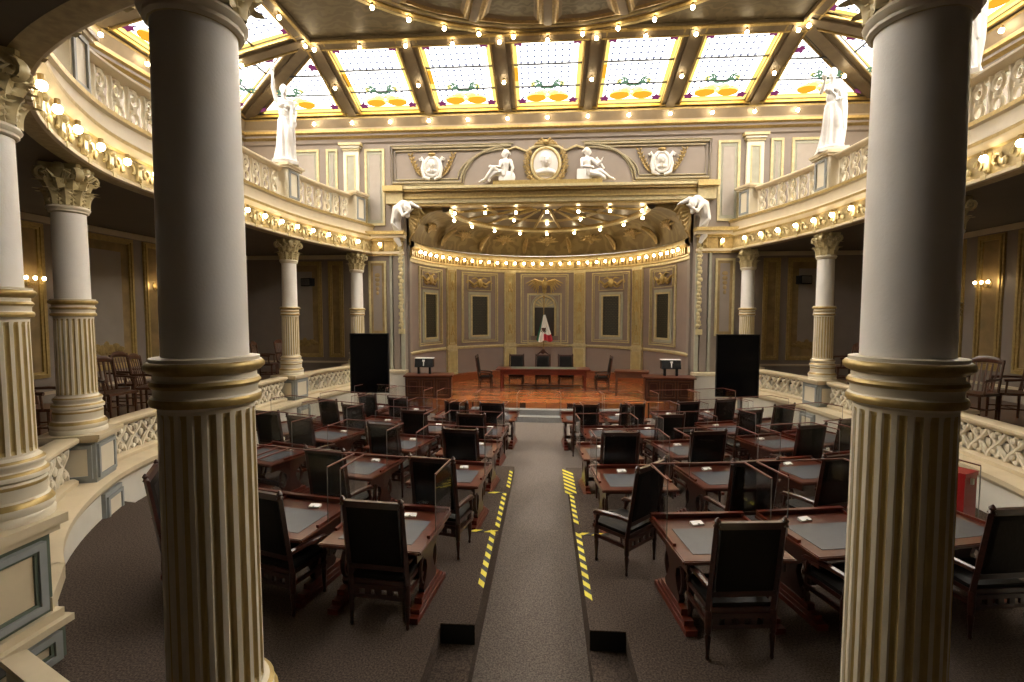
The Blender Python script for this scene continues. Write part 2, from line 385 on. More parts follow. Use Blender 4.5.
# gallery panels on the side walls (lower level), end walls, upper level
for (p, T, s) in ((wl, TLeft, 1), (wr, TRight, -1)):
    for y0, w in ((3.4, 1.7), (5.6, .7), (6.9, 1.75), (9.1, .7), (10.35, 1.72), (12.4, .72), (13.5, 1.65), (15.6, .8)):
        a, c = (y0, y0+w) if s > 0 else (-y0-w, -y0)
        gpanel(p, T, a, c, 1.62, 4.95)
    for y0, w in ((5.2, 1.6), (7.2, .7), (8.4, 1.6), (10.5, .7), (11.7, 1.6), (13.8, .7), (15.0, 1.5)):
        a, c = (y0, y0+w) if s > 0 else (-y0-w, -y0)
        gpanel(p, T, a, c, 6.6, 8.85, 'upper')
    m = MB(); m.T = T
    a, c = (YF, YB) if s > 0 else (-YB, -YF)
    m.box(a, c, -.04, 0, GZ, GZ+.3, 1); m.box(a, c, -.06, 0, GZ+.3, GZ+.36, 0); m.box(a, c, -.05, 0, 4.98, 5.12, 0)
    m.build('dado_moulding', ['cream', 'taupe_dark'], p, smooth=False)
for s in (-1, 1):
    for x0, w in ((7.30, .55), (8.1, 1.35)):
        a, c = (s*(x0+w), s*x0) if s < 0 else (x0, x0+w)
        gpanel(wb, TBack, a, c, 1.45, 4.9)
    for x0, w in ((8.1, 1.5), (7.42, .42)):
        a, c = sorted((s*x0, s*(x0+w))); gpanel(wb, TBack, a, c, 6.55, 8.85, 'upper')
    a, c = sorted((s*5.72, s*6.36)); gpanel(wb, TBack, a, c, 2.26, 4.9, 'tall')
    a, c = sorted((s*5.72, s*6.44)); gpanel(wb, TBack, a, c, 6.15, 8.82, 'upper')
    m = MB(); a, c = sorted((s*6.5, s*ROOM)); m.box(a, c, YB-.06, YB, GZ+.3, GZ+.36, 0); m.box(a, c, YB-.05, YB, 4.98, 5.12, 0)
    m.build('dado_moulding', ['cream'], wb, smooth=False)
    # pilaster on the upper storey with capital
    m = MB(); x = s*6.9
    m.box(x-.27, x+.27, YB-.12, YB, 6.2, 8.75, 0); m.frame(x-.16, x+.16, 6.5, 8.6, .04, YB-.15, YB-.115, 1); m.box(x-.12, x+.12, YB-.13, YB-.11, 6.54, 8.56, 2)
    for q, (w, h) in enumerate(((.30, .06), (.34, .07), (.40, .09))): m.box(x-w, x+w, YB-.12-.04*(q+1), YB, 8.75+.08*q, 8.75+.08*q+h, 1 if q != 1 else 0)
    m.build('upper_pilaster', ['ivory', 'palegold', 'sage'], wb, smooth=False)
    # pier pedestal at the foot of the proscenium pier
    m = MB(); a, c = sorted((s*5.0, s*6.45)); m.box(a, c, YB-.30, YB, -.4, .92, 0); m.box(a-.05, c+.05, YB-.36, YB, .92, 1.02, 1); m.box(a-.03, c+.03, YB-.33, YB, -.4, -.2, 0)
    m.build('pier_pedestal', ['wallwhite', 'cream'], wb, smooth=False)
    # entablature band over the pier carrying the fascia line
    m = MB(); a, c = sorted((s*5.12, s*6.6))
    for (z0, z1, d, mi) in ((5.08, 5.14, .10, 1), (5.14, 5.22, .16, 0), (5.22, 5.60, .10, 2), (5.60, 5.68, .2, 1), (5.68, 5.78, .34, 0), (5.78, 5.90, .42, 1)): m.box(a-(d*.4 if s>0 else 0), c+(d*.4 if s<0 else 0), YB-d, YB, z0, z1, mi)
    for q in range(3):
        xx = a+.2+.54*q; m.box(xx-.07, xx+.07, YB-.18, YB-.09, 5.26, 5.58, 1); m.ell((xx, YB-.18, 5.5), (.07, .06, .07), 1, 8, 6); m.ell((xx, YB-.17, 5.32), (.06, .05, .06), 1, 8, 6)
    m.build('pier_entablature', ['cream', 'gold', 'golddk'], wb, smooth=False)
    # jamb mouldings beside the opening
    m = MB()
    for q, (x0, w, d, mi) in enumerate(((5.05, .12, .10, 0), (5.22, .22, .06, 1), (5.49, .08, .10, 0))):
        a, c = sorted((s*x0, s*(x0+w))); m.box(a, c, YB-d, YB, 1.0, 5.08, mi)
    m.build('jamb_moulding', ['sage', 'taupe'], wb, smooth=False)
# great entablature over the proscenium
m = MB()
for (z0, z1, d, mi, e) in ((6.80, 6.88, .08, 1, 0), (6.88, 7.02, .14, 0, .05), (7.02, 7.08, .2, 1, .08), (7.08, 7.26, .16, 2, .05), (7.26, 7.33, .28, 1, .12), (7.33, 7.42, .36, 0, .16)):
    m.box(-5.45-e, 5.45+e, YB-d, YB+.3, z0, z1, mi)
for s in (-1, 1):      # end blocks
    a, c = sorted((s*5.02, s*5.62)); m.box(a, c, YB-.26, YB, 6.86, 7.26, 0); a, c = sorted((s*4.98, s*5.68)); m.box(a, c, YB-.42, YB, 7.26, 7.44, 1)
m.box(-1.85, 1.85, YB-.34, YB, 7.42, 7.56, 1)
m.build('proscenium_entablature', ['palegold', 'gold', 'golddk'], wb, smooth=False)
# frieze frame (rope moulding) with concave quarter arcs next to the medallion
for s in (-1, 1):
    m = MB()
    for r, inset, mi in ((.05, 0., 0), (.03, .11, 1), (.022, -.08, 1)):
        x0, x1, z0, z1 = 5.42-inset, 2.75+inset, 7.62+inset, 8.82-inset
        pts = [(x0, z0), (x1+.25, z0)] + [(x1+.25-(1.75)*(1-cos(rad(a)))*1.0+.0, z0+ (z1-z0)*sin(rad(a))) for a in range(10, 91, 10)] + [(x0, z1)]
        m.tube([(s*x, YB-.03, z) for x, z in pts], r, 6, mi, closed=True)
    m.build('frieze_frame', ['rope', 'rope'], wb)

# main cornice round the room + cove up to the skylight
def room_ring(d, z): return [(-ROOM+d, YF+d, z), (-ROOM+d, YB-d, z), (ROOM-d, YB-d, z), (ROOM-d, YF+d, z)]
prof = [(0, 9.0), (.05, 9.05), (.05, 9.18), (.16, 9.24), (.16, 9.32), (.24, 9.36), (.24, 9.44), (.10, 9.47), (.10, 9.55), (.20, 9.72), (.24, 9.80), (.24, 9.86), (.12, 9.92), (.12, 10.0), (0, 10.0)]
m = MB(); m.strip([room_ring(d, z) for d, z in prof], [3, 3, 1, 3, 1, 1, 2, 2, 2, 2, 1, 2, 2, 2], closed=True)
o = m.build('trim_1', ['cream', 'gold', 'beam2', 'taupe'], ang=25); tag(o, 'gilded main cornice running round the hall below the skylight', 'cornice', kind='structure')

# ------------------------------------------------------------------ ceiling and stained glass
OUT, INN, ZO, ZI = 9.85, 6.92, 9.98, 10.90
OUTX = 10.75
GEO = {k: (o, sqrt((o-INN)**2+(ZI-ZO)**2), atan2(ZI-ZO, o-INN)) for k, o in (('back', OUT), ('front', OUT), ('left', OUTX), ('right', OUTX))}
SL = GEO['back'][1]
def slope_T(side):   # local x along wall, local y up the slope (towards the room centre), local z up-normal
    a = {'back': 0, 'left': rad(90), 'right': rad(-90), 'front': rad(180)}[side]
    return Mx.Translation((0, YC, 0)) @ Mx.Rotation(a, 4, 'Z') @ Mx.Translation((0, GEO[side][0], ZO)) @ Mx.Rotation(-GEO[side][2], 4, 'X') @ Mx.Rotation(pi, 4, 'Z') @ Mx.Scale(-1, 4, (1, 0, 0))
m = MB(); m.prism([(-INN, YC-INN), (INN, YC-INN), (INN, YC+INN), (-INN, YC+INN)], ZI, ZI+.2)
ceil = tag(m.build('ceiling', 'ceilpaint', smooth=False), 'painted flat ceiling with a round medallion inside the skylight', 'ceiling', kind='structure')
# medallion ring, ribs and wedge panels
m = MB(); R0 = 6.85
for (r, z, w, mi) in ((R0, ZI-.03, .07, 0), (R0-.22, ZI-.02, .05, 1), (R0+.2, ZI-.01, .05, 1)):
    m.tube([(r*cos(2*pi*k/72), YC+r*sin(2*pi*k/72), z) for k in range(72)], w, 6, mi, closed=True)
m.strip([[(r*cos(2*pi*k/72), YC+r*sin(2*pi*k/72), ZI-.02) for k in range(72)] for r in (R0+.2, R0-.2)], 2, closed=True)
m.build('medallion_ring', ['gold', 'palegold', 'beam'], ceil)
for k in range(20):
    a = rad(90+9+18*k)
    m = MB(); m.T = Mx.Translation((0, YC, ZI)) @ Mx.Rotation(a, 4, 'Z')     # local x radial
    ins = lambda r: r*math.tan(rad(9))
    def ringpts(off_, r0, r1, z): return [(r1-off_, -(ins(r1)-off_-.14), z), (r1+.08-off_, 0, z), (r1-off_, ins(r1)-off_-.14, z), (r0+off_, max(.02, ins(r0)-off_-.10), z), (r0+off_, -max(.02, ins(r0)-off_-.10), z)]
    A_ = ringpts(0, 1.6, 6.45, -.05); B_ = ringpts(.10, 1.6, 6.45, -.09); C_ = ringpts(.17, 1.6, 6.45, -.05); D_ = ringpts(.28, 1.6, 6.45, -.02)
    m.strip([A_, B_, C_], 1, closed=True); m.strip([C_, D_], 2, closed=True); m.add(D_, [(0, 1, 2, 3, 4)], 0)
    m.build('ceiling_wedge', ['ceilpanel', 'golddk', 'beam'], ceil, smooth=False)
    m = MB(); m.T = Mx.Translation((0, YC, ZI)) @ Mx.Rotation(a+rad(9), 4, 'Z')
    m.box(1.5, 6.5, -.10, .10, -.10, 0, 0); m.box(1.5, 6.5, -.15, -.11, -.07, 0, 1); m.box(1.5, 6.5, .11, .15, -.07, 0, 1)
    m.build('ceiling_rib', ['beam', 'golddk'], ceil, smooth=False)
# border beams
def bbeam(m, side, x0, x1, v0, v1, h, mi=0, z=0):
    m.T = slope_T(side); m.box(x0, x1, v0, v1, -h+z, .1, mi)
PW, PITCH = 2.06, 2.70
for side in ('back', 'left', 'right'):
    m = MB(); SL = GEO[side][1]; oo = OUTX if side == 'back' else OUT
    bbeam(m, side, -oo, oo, -.12, .16, .10); bbeam(m, side, -oo, oo, .13, .18, .13, 1)
    bbeam(m, side, -INN-.1, INN+.1, SL-.20, SL+.12, .12); bbeam(m, side, -INN-.15, INN+.15, SL-.24, SL-.20, .14, 1); bbeam(m, side, -INN, INN, SL+.02, SL+.10, .16, 1)
    m.build('skylight_border', ['beam', 'gold'], ceil, smooth=False)
    for k in range(6):
        x = (k-2.5)*PITCH
        m = MB(); w = (PITCH-PW)/2
        bbeam(m, side, x-w, x+w, 0, SL, .08)
        bbeam(m, side, x-w*.45, x+w*.45, 0, SL, .15)
        for s in (-1, 1): bbeam(m, side, *sorted((x+s*w, x+s*(w-.05))), 0, SL, .12, 1)
        m.build('skylight_beam', ['beam', 'gold'], ceil, smooth=False)
m = MB(); m.T = slope_T('front'); m.add([(-OUTX, 0, 0), (OUTX, 0, 0), (INN, SL, 0), (-INN, SL, 0)], [(0, 1, 2, 3)]); m.build('daylight_blocking_slope', 'beam', ceil, smooth=False)  # unseen slope made opaque to keep daylight off the columns' near sides
for sx, sy in ((-1, 1), (1, 1), (-1, -1), (1, -1)):      # hips
    m = MB(); A = V((sx*OUTX, YC+sy*OUT, ZO)); B = V((sx*INN, YC+sy*INN, ZI)); d = (B-A).normalized(); n = V((-d.y, d.x, 0)).normalized(); up = n.cross(d)
    if up.z < 0: up = -up
    for w, h, mi in ((.34, .07, 0), (.15, .14, 0)):
        vs = [A+n*w-up*h, A-n*w-up*h, A-n*w+up*.1, A+n*w+up*.1, B+n*w-up*h, B-n*w-up*h, B-n*w+up*.1, B+n*w+up*.1]
        m.add(vs, [(0, 1, 2, 3), (4, 5, 6, 7), (0, 1, 5, 4), (1, 2, 6, 5), (2, 3, 7, 6), (3, 0, 4, 7)], mi)
    for s in (-1, 1):
        q0 = A+n*s*.31-up*.07; q1 = B+n*s*.31-up*.07; m.tube([q0, q1], .03, 5, 1)
    m.build('hip_beam', ['beam', 'gold'], ceil, smooth=False)

def glass_rect(cx, tri=0, SL=1., side='back'):
    """one stained pane in slope coordinates; returns (glass, leading, motif) builders. tri: 0 rectangle, +-1 corner triangle"""
    g = MB(); le = MB(); mo = MB(); y0, y1 = .17, SL-.22
    if tri == 0:
        x0, x1 = cx-PW/2, cx+PW/2; L = lambda y: x0; Rr = lambda y: x1
    else:            # right triangle narrowing towards the hip
        oo = OUTX if side == 'back' else OUT; xa = 2.5*PITCH+(.33 if side == 'back' else .30)
        hm = .26*SL/(oo-INN)+.16; g0 = lambda y: oo-hm-(y/SL)*(oo-INN)
        L, Rr = (lambda y: xa), g0
        y1 = min(y1, SL*(oo-hm-xa)/(oo-INN)-.02)
        # isosceles look: slant both sides
        xm = xa; 
    if tri:
        X = lambda x: x*tri
    else: X = lambda x: x
    def quad(bld, xa, xb, ya, yb, mi, z=0.):
        bld.add([(X(xa), ya, z), (X(xb), ya, z), (X(xb), yb, z), (X(xa), yb, z)], [(0, 1, 2, 3)], mi)
    N = 1 if tri == 0 else 6
    bw = .13
    # base panes: white centre, yellow border
    ys = [y0, y0+.16, y1-.0]
    def cell(ya, yb, f0, f1, mi):
        g.add([(X(f0(ya)), ya, 0), (X(f1(ya)), ya, 0), (X(f1(yb)), yb, 0), (X(f0(yb)), yb, 0)], [(0, 1, 2, 3)], mi)
    Lb = lambda y: L(y)+min(bw, (Rr(y)-L(y))/2); Rb = lambda y: Rr(y)-min(bw, (Rr(y)-L(y))/2)
    cell(y0, y0+.2, L, Rr, 1)
    cell(y0+.2, y1, Lb, Rb, 0); cell(y0+.2, y1, L, Lb, 1); cell(y0+.2, y1, Rb, Rr, 1)
    # back side thickness
    # lead bars and frame
    H = y1-y0
    for t in (.0, .335, .665, 1.):
        y = y0+H*t; le.box(*sorted((X(L(y)), X(Rr(y)))), y-.027, y+.027, -.035, .01, 0)
    if tri == 0:
        for x in (x0, x1): le.box(x-.012, x+.012, y0, y1, -.035, .01, 0)
    else:
        le.tube([(X(L(y0)), y0, -.01), (X(L(y1)), y1, -.01)], .016, 4); le.tube([(X(Rr(y0)), y0, -.01), (X(Rr(y1)), y1, -.01)], .016, 4)
    # dots
    dx = .205
    nrow = int(H/dx)
    for r in range(2, nrow):
        y = y0+r*dx; nn = int((Rb(y)-Lb(y))/dx)
        for c in range(nn):
            x = Lb(y)+dx*(c+.5); s_ = .053; mo.add([(X(x-s_), y, -.006), (X(x), y-s_, -.006), (X(x+s_), y, -.006), (X(x), y+s_, -.006)], [(0, 1, 2, 3)], 4)
    def blob(x, y, rx, ry, mi, n=12, z=-.012, star=0., ph=0.):
        mo.add([(X(x+rx*cos(2*pi*k/n+ph)*(1-star*(k % 2))), y+ry*sin(2*pi*k/n+ph)*(1-star*(k % 2)), z) for k in range(n)], [tuple(range(n))], mi)
    xc = cx if tri == 0 else (L(y0)+Rr(y0))/2-.10
    sc_ = 1. if tri == 0 else .9
    for s in (-1, 1):
        blob(xc+s*.34*sc_, y0+.44, .36*sc_, .21, 1); blob(xc+s*.37*sc_, y0+.38, .32*sc_, .17, 2, z=-.018); blob(xc+s*.17, y0+.62, .18, .13, 1, z=-.009)
        blob(xc+s*.09, y0+.84, .12, .07, 3, z=-.02); blob(xc+s*.26, y0+.95, .11, .06, 3, z=-.02); blob(xc+s*.16, y0+.40, .10, .13, 2, z=-.02)
        pts = [(X(xc+s*(.08+.42*t+.07*sin(t*6))), y0+.78+.30*sin(t*2.2), -.02) for t in [q/10 for q in range(11)]]
        ce = pts[-1]; pts += [(ce[0]-X(s*.13)*(1-cos(rad(a))) , ce[1]-.12*sin(rad(a)), -.02) for a in range(20, 300, 30)]
        mo.tube(pts, .028, 4, 3)
        blob(xc+s*.46, y0+1.0, .09, .09, 1, z=-.016)
    corners = [(L(y0)+.2, y0+.26), (Rr(y0)-.2-(.1 if tri else 0), y0+.26)] + ([(L(y1)+.18, y1-.1), (Rr(y1)-.18, y1-.1)] if tri == 0 else [(L(y1-.45)+.15, y1-.5)])
    for (x, y) in corners: blob(x, y, .19, .16, 6, 10, -.02, .40, .3)
    if tri == 0 and random.random() < .5:
        s = random.choice((-1, 1)); quad(mo, *sorted((cx+s*(PW/2-.13), cx+s*(PW/2-.01))), y0+H*.42, y0+H*.62, 2, -.01)
    return g, le, mo
GM = ['g_white', 'g_yellow', 'g_amber', 'g_green', 'g_dot', 'lead', 'g_purple']
wn = 0
side_txt = {'back': 'above the stage arch', 'left': 'along the left wall', 'right': 'along the right wall'}
for side in ('back', 'left', 'right'):
    ks = range(5)
    items = [((k-2)*PITCH, 0) for k in ks] + [(0, -1), (0, 1)]
    for q, (cx, tri) in enumerate(items):
        wn += 1; g, le, mo = glass_rect(cx, tri, GEO[side][1], side)
        for b_ in (g, le, mo): b_.v = [tuple(slope_T(side) @ V(p)) for p in b_.v]
        root = bpy.data.objects.new('window_%d' % wn, None); COL.objects.link(root)
        pos = 'triangular corner' if tri else ORD[q]
        where = side_txt[side]
        if tri and side == 'back': lab = 'triangular stained glass skylight pane at the %s end above the stage arch' % ('left' if tri < 0 else 'right')
        elif tri: lab = 'triangular stained glass skylight pane at the %s end %s' % ('far' if (tri > 0) == (side == 'left') else 'near', where)
        elif side == 'back': lab = 'stained glass skylight pane %s, %s from the left' % (where, ORD[q])
        else:
            n_ = (5-q if side == 'left' else q+1); n_ = (len(ks)-q) if side == 'left' else (q+1)
            lab = 'stained glass skylight pane %s, %s from the far corner' % (where, ORD[n_-1])
        tag(root, lab, 'skylight window', 'stained glass skylight panes', 'structure')
        g.build('stained_glass', GM, root, smooth=False); le.build('leading', ['lead'], root, smooth=False); mo.build('fruit_and_flower_motif', GM, root, smooth=False)

# ------------------------------------------------------------------ galleries and balcony
def outer_pt(i, e=0.):
    x, y = CURVE[i]; dx, dy = x-0, y-9.0
    t = 1e9
    if dx: t = min(t, ((ROOM+e)*(1 if dx > 0 else -1)-0)/dx)
    if dy: t = min(t, ((YB+e if dy > 0 else YF-e)-9.0)/dy)
    t = max(t, 1.0); return (dx*t, 9.0+dy*t)
for sx, (i0, i1) in ((-1, (0, idx(5))), (1, (idx(8), len(CURVE)-1))):
    side = 'left' if sx < 0 else 'right'
    m = MB()
    a = [off(i, -.02) for i in range(i0, i1+1)]; o_ = [outer_pt(i, .05) for i in range(i0, i1+1)]
    # insert the room corner so the slab reaches it
    m.strip([[(*p, GZ) for p in a], [(*p, GZ) for p in o_]], 0)
    o = m.build('gallery_floor', ['brown'], smooth=False); tag(o, 'dark wooden gallery floor behind the %s balustrade' % side, 'floor', kind='structure')
    # lower wall with ledge
    prof = [(.36, -.45), (.36, -.28), (.33, -.26), (.33, .38), (.38, .40), (.42, .46), (.42, .53), (.36, .56), (-.16, .57), (-.16, GZ)]
    m = MB(); m.strip(sweep_rows(prof, i0, i1), [0, 0, 0, 1, 1, 1, 1, 1, 0])
    o = m.build('wall_gallery_%s' % side, ['wallwhite', 'cream'], ang=30); tag(o, 'low curved off-white wall with cream ledge under the %s gallery balustrade' % side, 'wall', kind='structure')
# balcony: soffit, fascia, floor
n0, n1 = 0, len(CURVE)-1
m = MB()
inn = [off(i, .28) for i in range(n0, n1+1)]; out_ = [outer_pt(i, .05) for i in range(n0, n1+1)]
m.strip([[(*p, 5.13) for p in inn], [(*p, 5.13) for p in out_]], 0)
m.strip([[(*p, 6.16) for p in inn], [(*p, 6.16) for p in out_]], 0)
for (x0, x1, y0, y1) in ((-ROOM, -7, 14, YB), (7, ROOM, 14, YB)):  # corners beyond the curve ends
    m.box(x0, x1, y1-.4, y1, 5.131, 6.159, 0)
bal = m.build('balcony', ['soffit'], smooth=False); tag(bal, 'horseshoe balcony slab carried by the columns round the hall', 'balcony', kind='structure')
m = MB()
prof = [(d_-.08, z_) for d_, z_ in [(.20, 5.125), (.40, 5.13), (.44, 5.15), (.44, 5.20), (.38, 5.22), (.36, 5.24), (.36, 5.60), (.40, 5.63), (.48, 5.67), (.52, 5.71), (.52, 5.77), (.46, 5.80), (.40, 5.83), (.38, 5.87), (.38, 6.08), (.43, 6.11), (.43, 6.18), (.10, 6.19)]]
m.strip(sweep_rows(prof, n0, n1), [2, 0, 0, 1, 1, 2, 1, 0, 0, 1, 1, 0, 0, 0, 0, 1, 0])
m.build('fascia', ['cream', 'gold', 'friezegold'], bal, ang=40)
m = MB()
P5 = arclen_points(idx(0), idx(12), .28, .72, .1)
for (x, y, nx, ny) in P5:
    T = Mx.Translation((x, y, 0)) @ Mx.Rotation(atan2(ny, nx), 4, 'Z'); m.T = T     # local +x outwards into the hall
    m.box(0, .05, -.05, .05, 5.26, 5.56, 0); m.ell((.06, 0, 5.51), (.05, .055, .05), 0, 8, 5); m.ell((.04, 0, 5.31), (.04, .05, .05), 0, 8, 5)
    m.tube([(.03, .0+.19+.085*cos(rad(a)), 5.42+.085*sin(rad(a))) for a in range(0, 300, 50)], .024, 5, 0)
    m.tube([(.03, -.19-.085*cos(rad(a)), 5.42+.085*sin(rad(a))) for a in range(0, 300, 50)], .024, 5, 0)
    m.ell((.03, .33, 5.36), (.03, .05, .07), 0, 6, 5); m.box(-.02, .09, -.05, .05, 5.14, 5.22, 0)
m.build('fascia_brackets', ['palegold'], bal)

# bulbs
bm_ = MB(); bm_.ell((0, 0, 0), (.052, .052, .058), 0, 10, 7); bm_.lathe([(.03, .045), (.032, .10), (.03, .12)], 8, mi=1)
BULB = bm_.mesh('light_bulb', ['bulb', 'golddk'])
def bulbs(pts, label, group):
    for p in pts:
        o = link('light_bulb', BULB); o.location = p; tag(o, label, 'light bulb', group)
for lab, (a, c) in (('left', (0, idx(5)+7)), ('right', (idx(8)-7, len(CURVE)-1))):
    pp = arclen_points(a, c, .40, .72, .6)
    bulbs([(x, y, 5.47) for x, y, _, _ in pp if y < 16.6], 'round warm bulb in the row along the %s balcony fascia' % lab, '%s balcony fascia bulbs' % lab)
for s, lab in ((-1, 'left'), (1, 'right')):
    bulbs([(s*5.86, YB-.24, 5.47)], 'single warm bulb on the %s pier beside the stage arch' % lab, 'pier bulbs')
bulbs([(1.35*k-.0, YB-.33, 9.62) for k in range(-6, 7)], 'warm bulb in the row under the skylight above the stage frieze', 'bulbs above the frieze')
for s, lab in ((-1, 'left'), (1, 'right')):
    bulbs([(s*(ROOM-.33), YC+1.35*k, 9.62) for k in range(-1, 7)], 'warm bulb in the row under the skylight on the %s wall' % lab, 'bulbs on the %s wall cornice' % lab)
    bulbs([(s*(INN-.0), YC+1.35*k, ZI-.24) for k in range(0, 6)], 'warm bulb hanging on the %s edge of the flat ceiling' % lab, 'bulbs on the %s ceiling edge' % lab)
bulbs([(1.35*k, YC+INN+.02, ZI-.24) for k in range(-5, 6)], 'warm bulb hanging on the far edge of the flat ceiling', 'bulbs on the far ceiling edge')
bulbs([(6.85*cos(rad(a)), YC+6.85*sin(rad(a)), ZI-.2) for a in range(18, 180, 8) if not 84 < a < 96], 'warm bulb on the round ceiling medallion ring', 'bulbs on the ceiling medallion')
mid = slope_T('back') @ V((0, GEO['back'][1]/2, -.26))
bulbs([((k-2.5)*PITCH, mid.y, mid.z) for k in range(6)], 'warm bulb halfway up a skylight beam above the stage', 'bulbs on the far skylight beams')
for s, lab in ((-1, 'left'), (1, 'right')):
    bulbs([(s*(OUTX+INN)/2, YC+(k-2.5)*PITCH, mid.z) for k in range(2, 6)], 'warm bulb halfway up a skylight beam over the %s wall' % lab, 'bulbs on the %s skylight beams' % lab)
    bulbs([(s*(OUTX+INN)/2, YC+8.45, 10.1)], 'warm bulb halfway along the far %s hip beam of the skylight' % lab, 'bulbs on the hip beams')

# ------------------------------------------------------------------ columns
def capital_mb(R, H, hw):
    """leafy capital with corner volutes; z 0..H"""
    m = MB()
    m.lathe([(R*1.06, -.07, 1), (R*1.16, -.055, 1), (R*1.16, -.035, 1), (R*1.24, -.02, 1), (R*1.27, .0, 1), (R*1.2, .025, 1), (R*.98, .03), (R*.98, H*.5), (R*1.15, H*.78), (R*1.35, H*.86)], 20, mi=0)
    def leaf(a, h, w, o0, curl):
        T = Mx.Rotation(a, 4, 'Z'); old = m.T; m.T = T
        rows = []
        for q in range(11):
            t = q/10; z = .03+h*(t if t < .8 else .8+.1*(t-.8)-(t-.8)**2*1.2); r = R*1.0+o0+curl*t**3; ww = w*(sin(pi*(.18+.74*t))**.7)*(1+.30*cos(q*pi))
            rows.append([(r-.02*0+ (-.018 if e in (-1, 1) else .012 if e else .03), ww*e, z) for e in (-1, -.5, 0, .5, 1)])
        m.strip(rows, 0); rows2 = [[(p[0]-.03, p[1], p[2]) for p in r] for r in rows]; m.strip(rows2, 0); m.T = old
    for k in range(10): leaf(2*pi*k/10, H*.44, .080*R/.21, .025, .13)
    for k in range(10): leaf(2*pi*(k+.5)/10, H*.74, .075*R/.21, .005, .15)
    for k in range(4):
        a = rad(45+90*k); m.T = Mx.Rotation(a, 4, 'Z')
        c = (hw*1.16, H*.73); pts = []
        for q in range(15):
            t = q/14; rr = .105*(1-.75*t)*R/.21; an = rad(150-470*t); pts.append((c[0]+rr*cos(an), 0, c[1]+rr*sin(an)))
        pts = [(R*.95, 0, H*.42), (R*1.12, 0, H*.62), (hw*.98, 0, H*.80)] + pts[2:]
        m.tube(pts, [.035]*3+[.034*(1-.5*q/12) for q in range(len(pts)-3)], 6, 0, flat=1.7)
        m.T = Mx.Rotation(a+rad(45), 4, 'Z'); m.ell((hw*.93, 0, H*.92), (.05, .075, .065), 0, 8, 6)
        for s in (-1, 1): m.tube([(R*1.15, s*.03, H*.5), (R*1.25, s*.06, H*.7), (R*1.5, s*.10, H*.8), (R*1.5, s*.16, H*.74), (R*1.45, s*.12, H*.69)], .022, 5, 0)
    m.T = Mx.Identity(4)
    ab = []                       # concave-sided abacus
    for k in range(4):
        a = rad(45+90*k); p = V((cos(a), sin(a)))*hw*1.36; q = V((cos(a+pi/2), sin(a+pi/2)))*hw*1.36
        for t in (.06, .3, .5, .7, .94):
            w = p.lerp(q, t); sag = 1-.16*sin(pi*t); ab.append((w.x*sag, w.y*sag))
    m.prism(ab, H*.86, H*.93, 0); m.prism([(x*1.05, y*1.05) for x, y in ab], H*.93, H, 0)
    return m
def fluted_mb(r0, r1, z0, z1, n=22):
    m = MB(); rows = []; K = 8
    def ring(r, z, dep):
        out = []
        for k in range(n):
            for j in range(K):
                u = j/K; a = 2*pi*(k+u)/n
                d = 0 if u < .46 else sin(pi*(u-.46)/.54)**.6*dep
                out.append(((r-d)*cos(a), (r-d)*sin(a), z))
        return out
    dz = .05
    rows = [ring(r0, z0, 0), ring(r0, z0+.02, 0), ring(r0, z0+dz, .024*r0/.25), ring((r0+r1)/2, (z0+z1)/2, .024*r0/.25), ring(r1, z1-dz, .024*r0/.25), ring(r1, z1-.02, 0), ring(r1, z1, 0)]
    N = n*K
    for q in range(len(rows)-1):
        vs = rows[q]+rows[q+1]; fs = [(i, (i+1) % N, N+(i+1) % N, N+i) for i in range(N)]
        m.add(vs, fs, [0 if (i % K) < 4 else 1 for i in range(N)] if 1 <= q <= 4 else [0]*N)
    return m
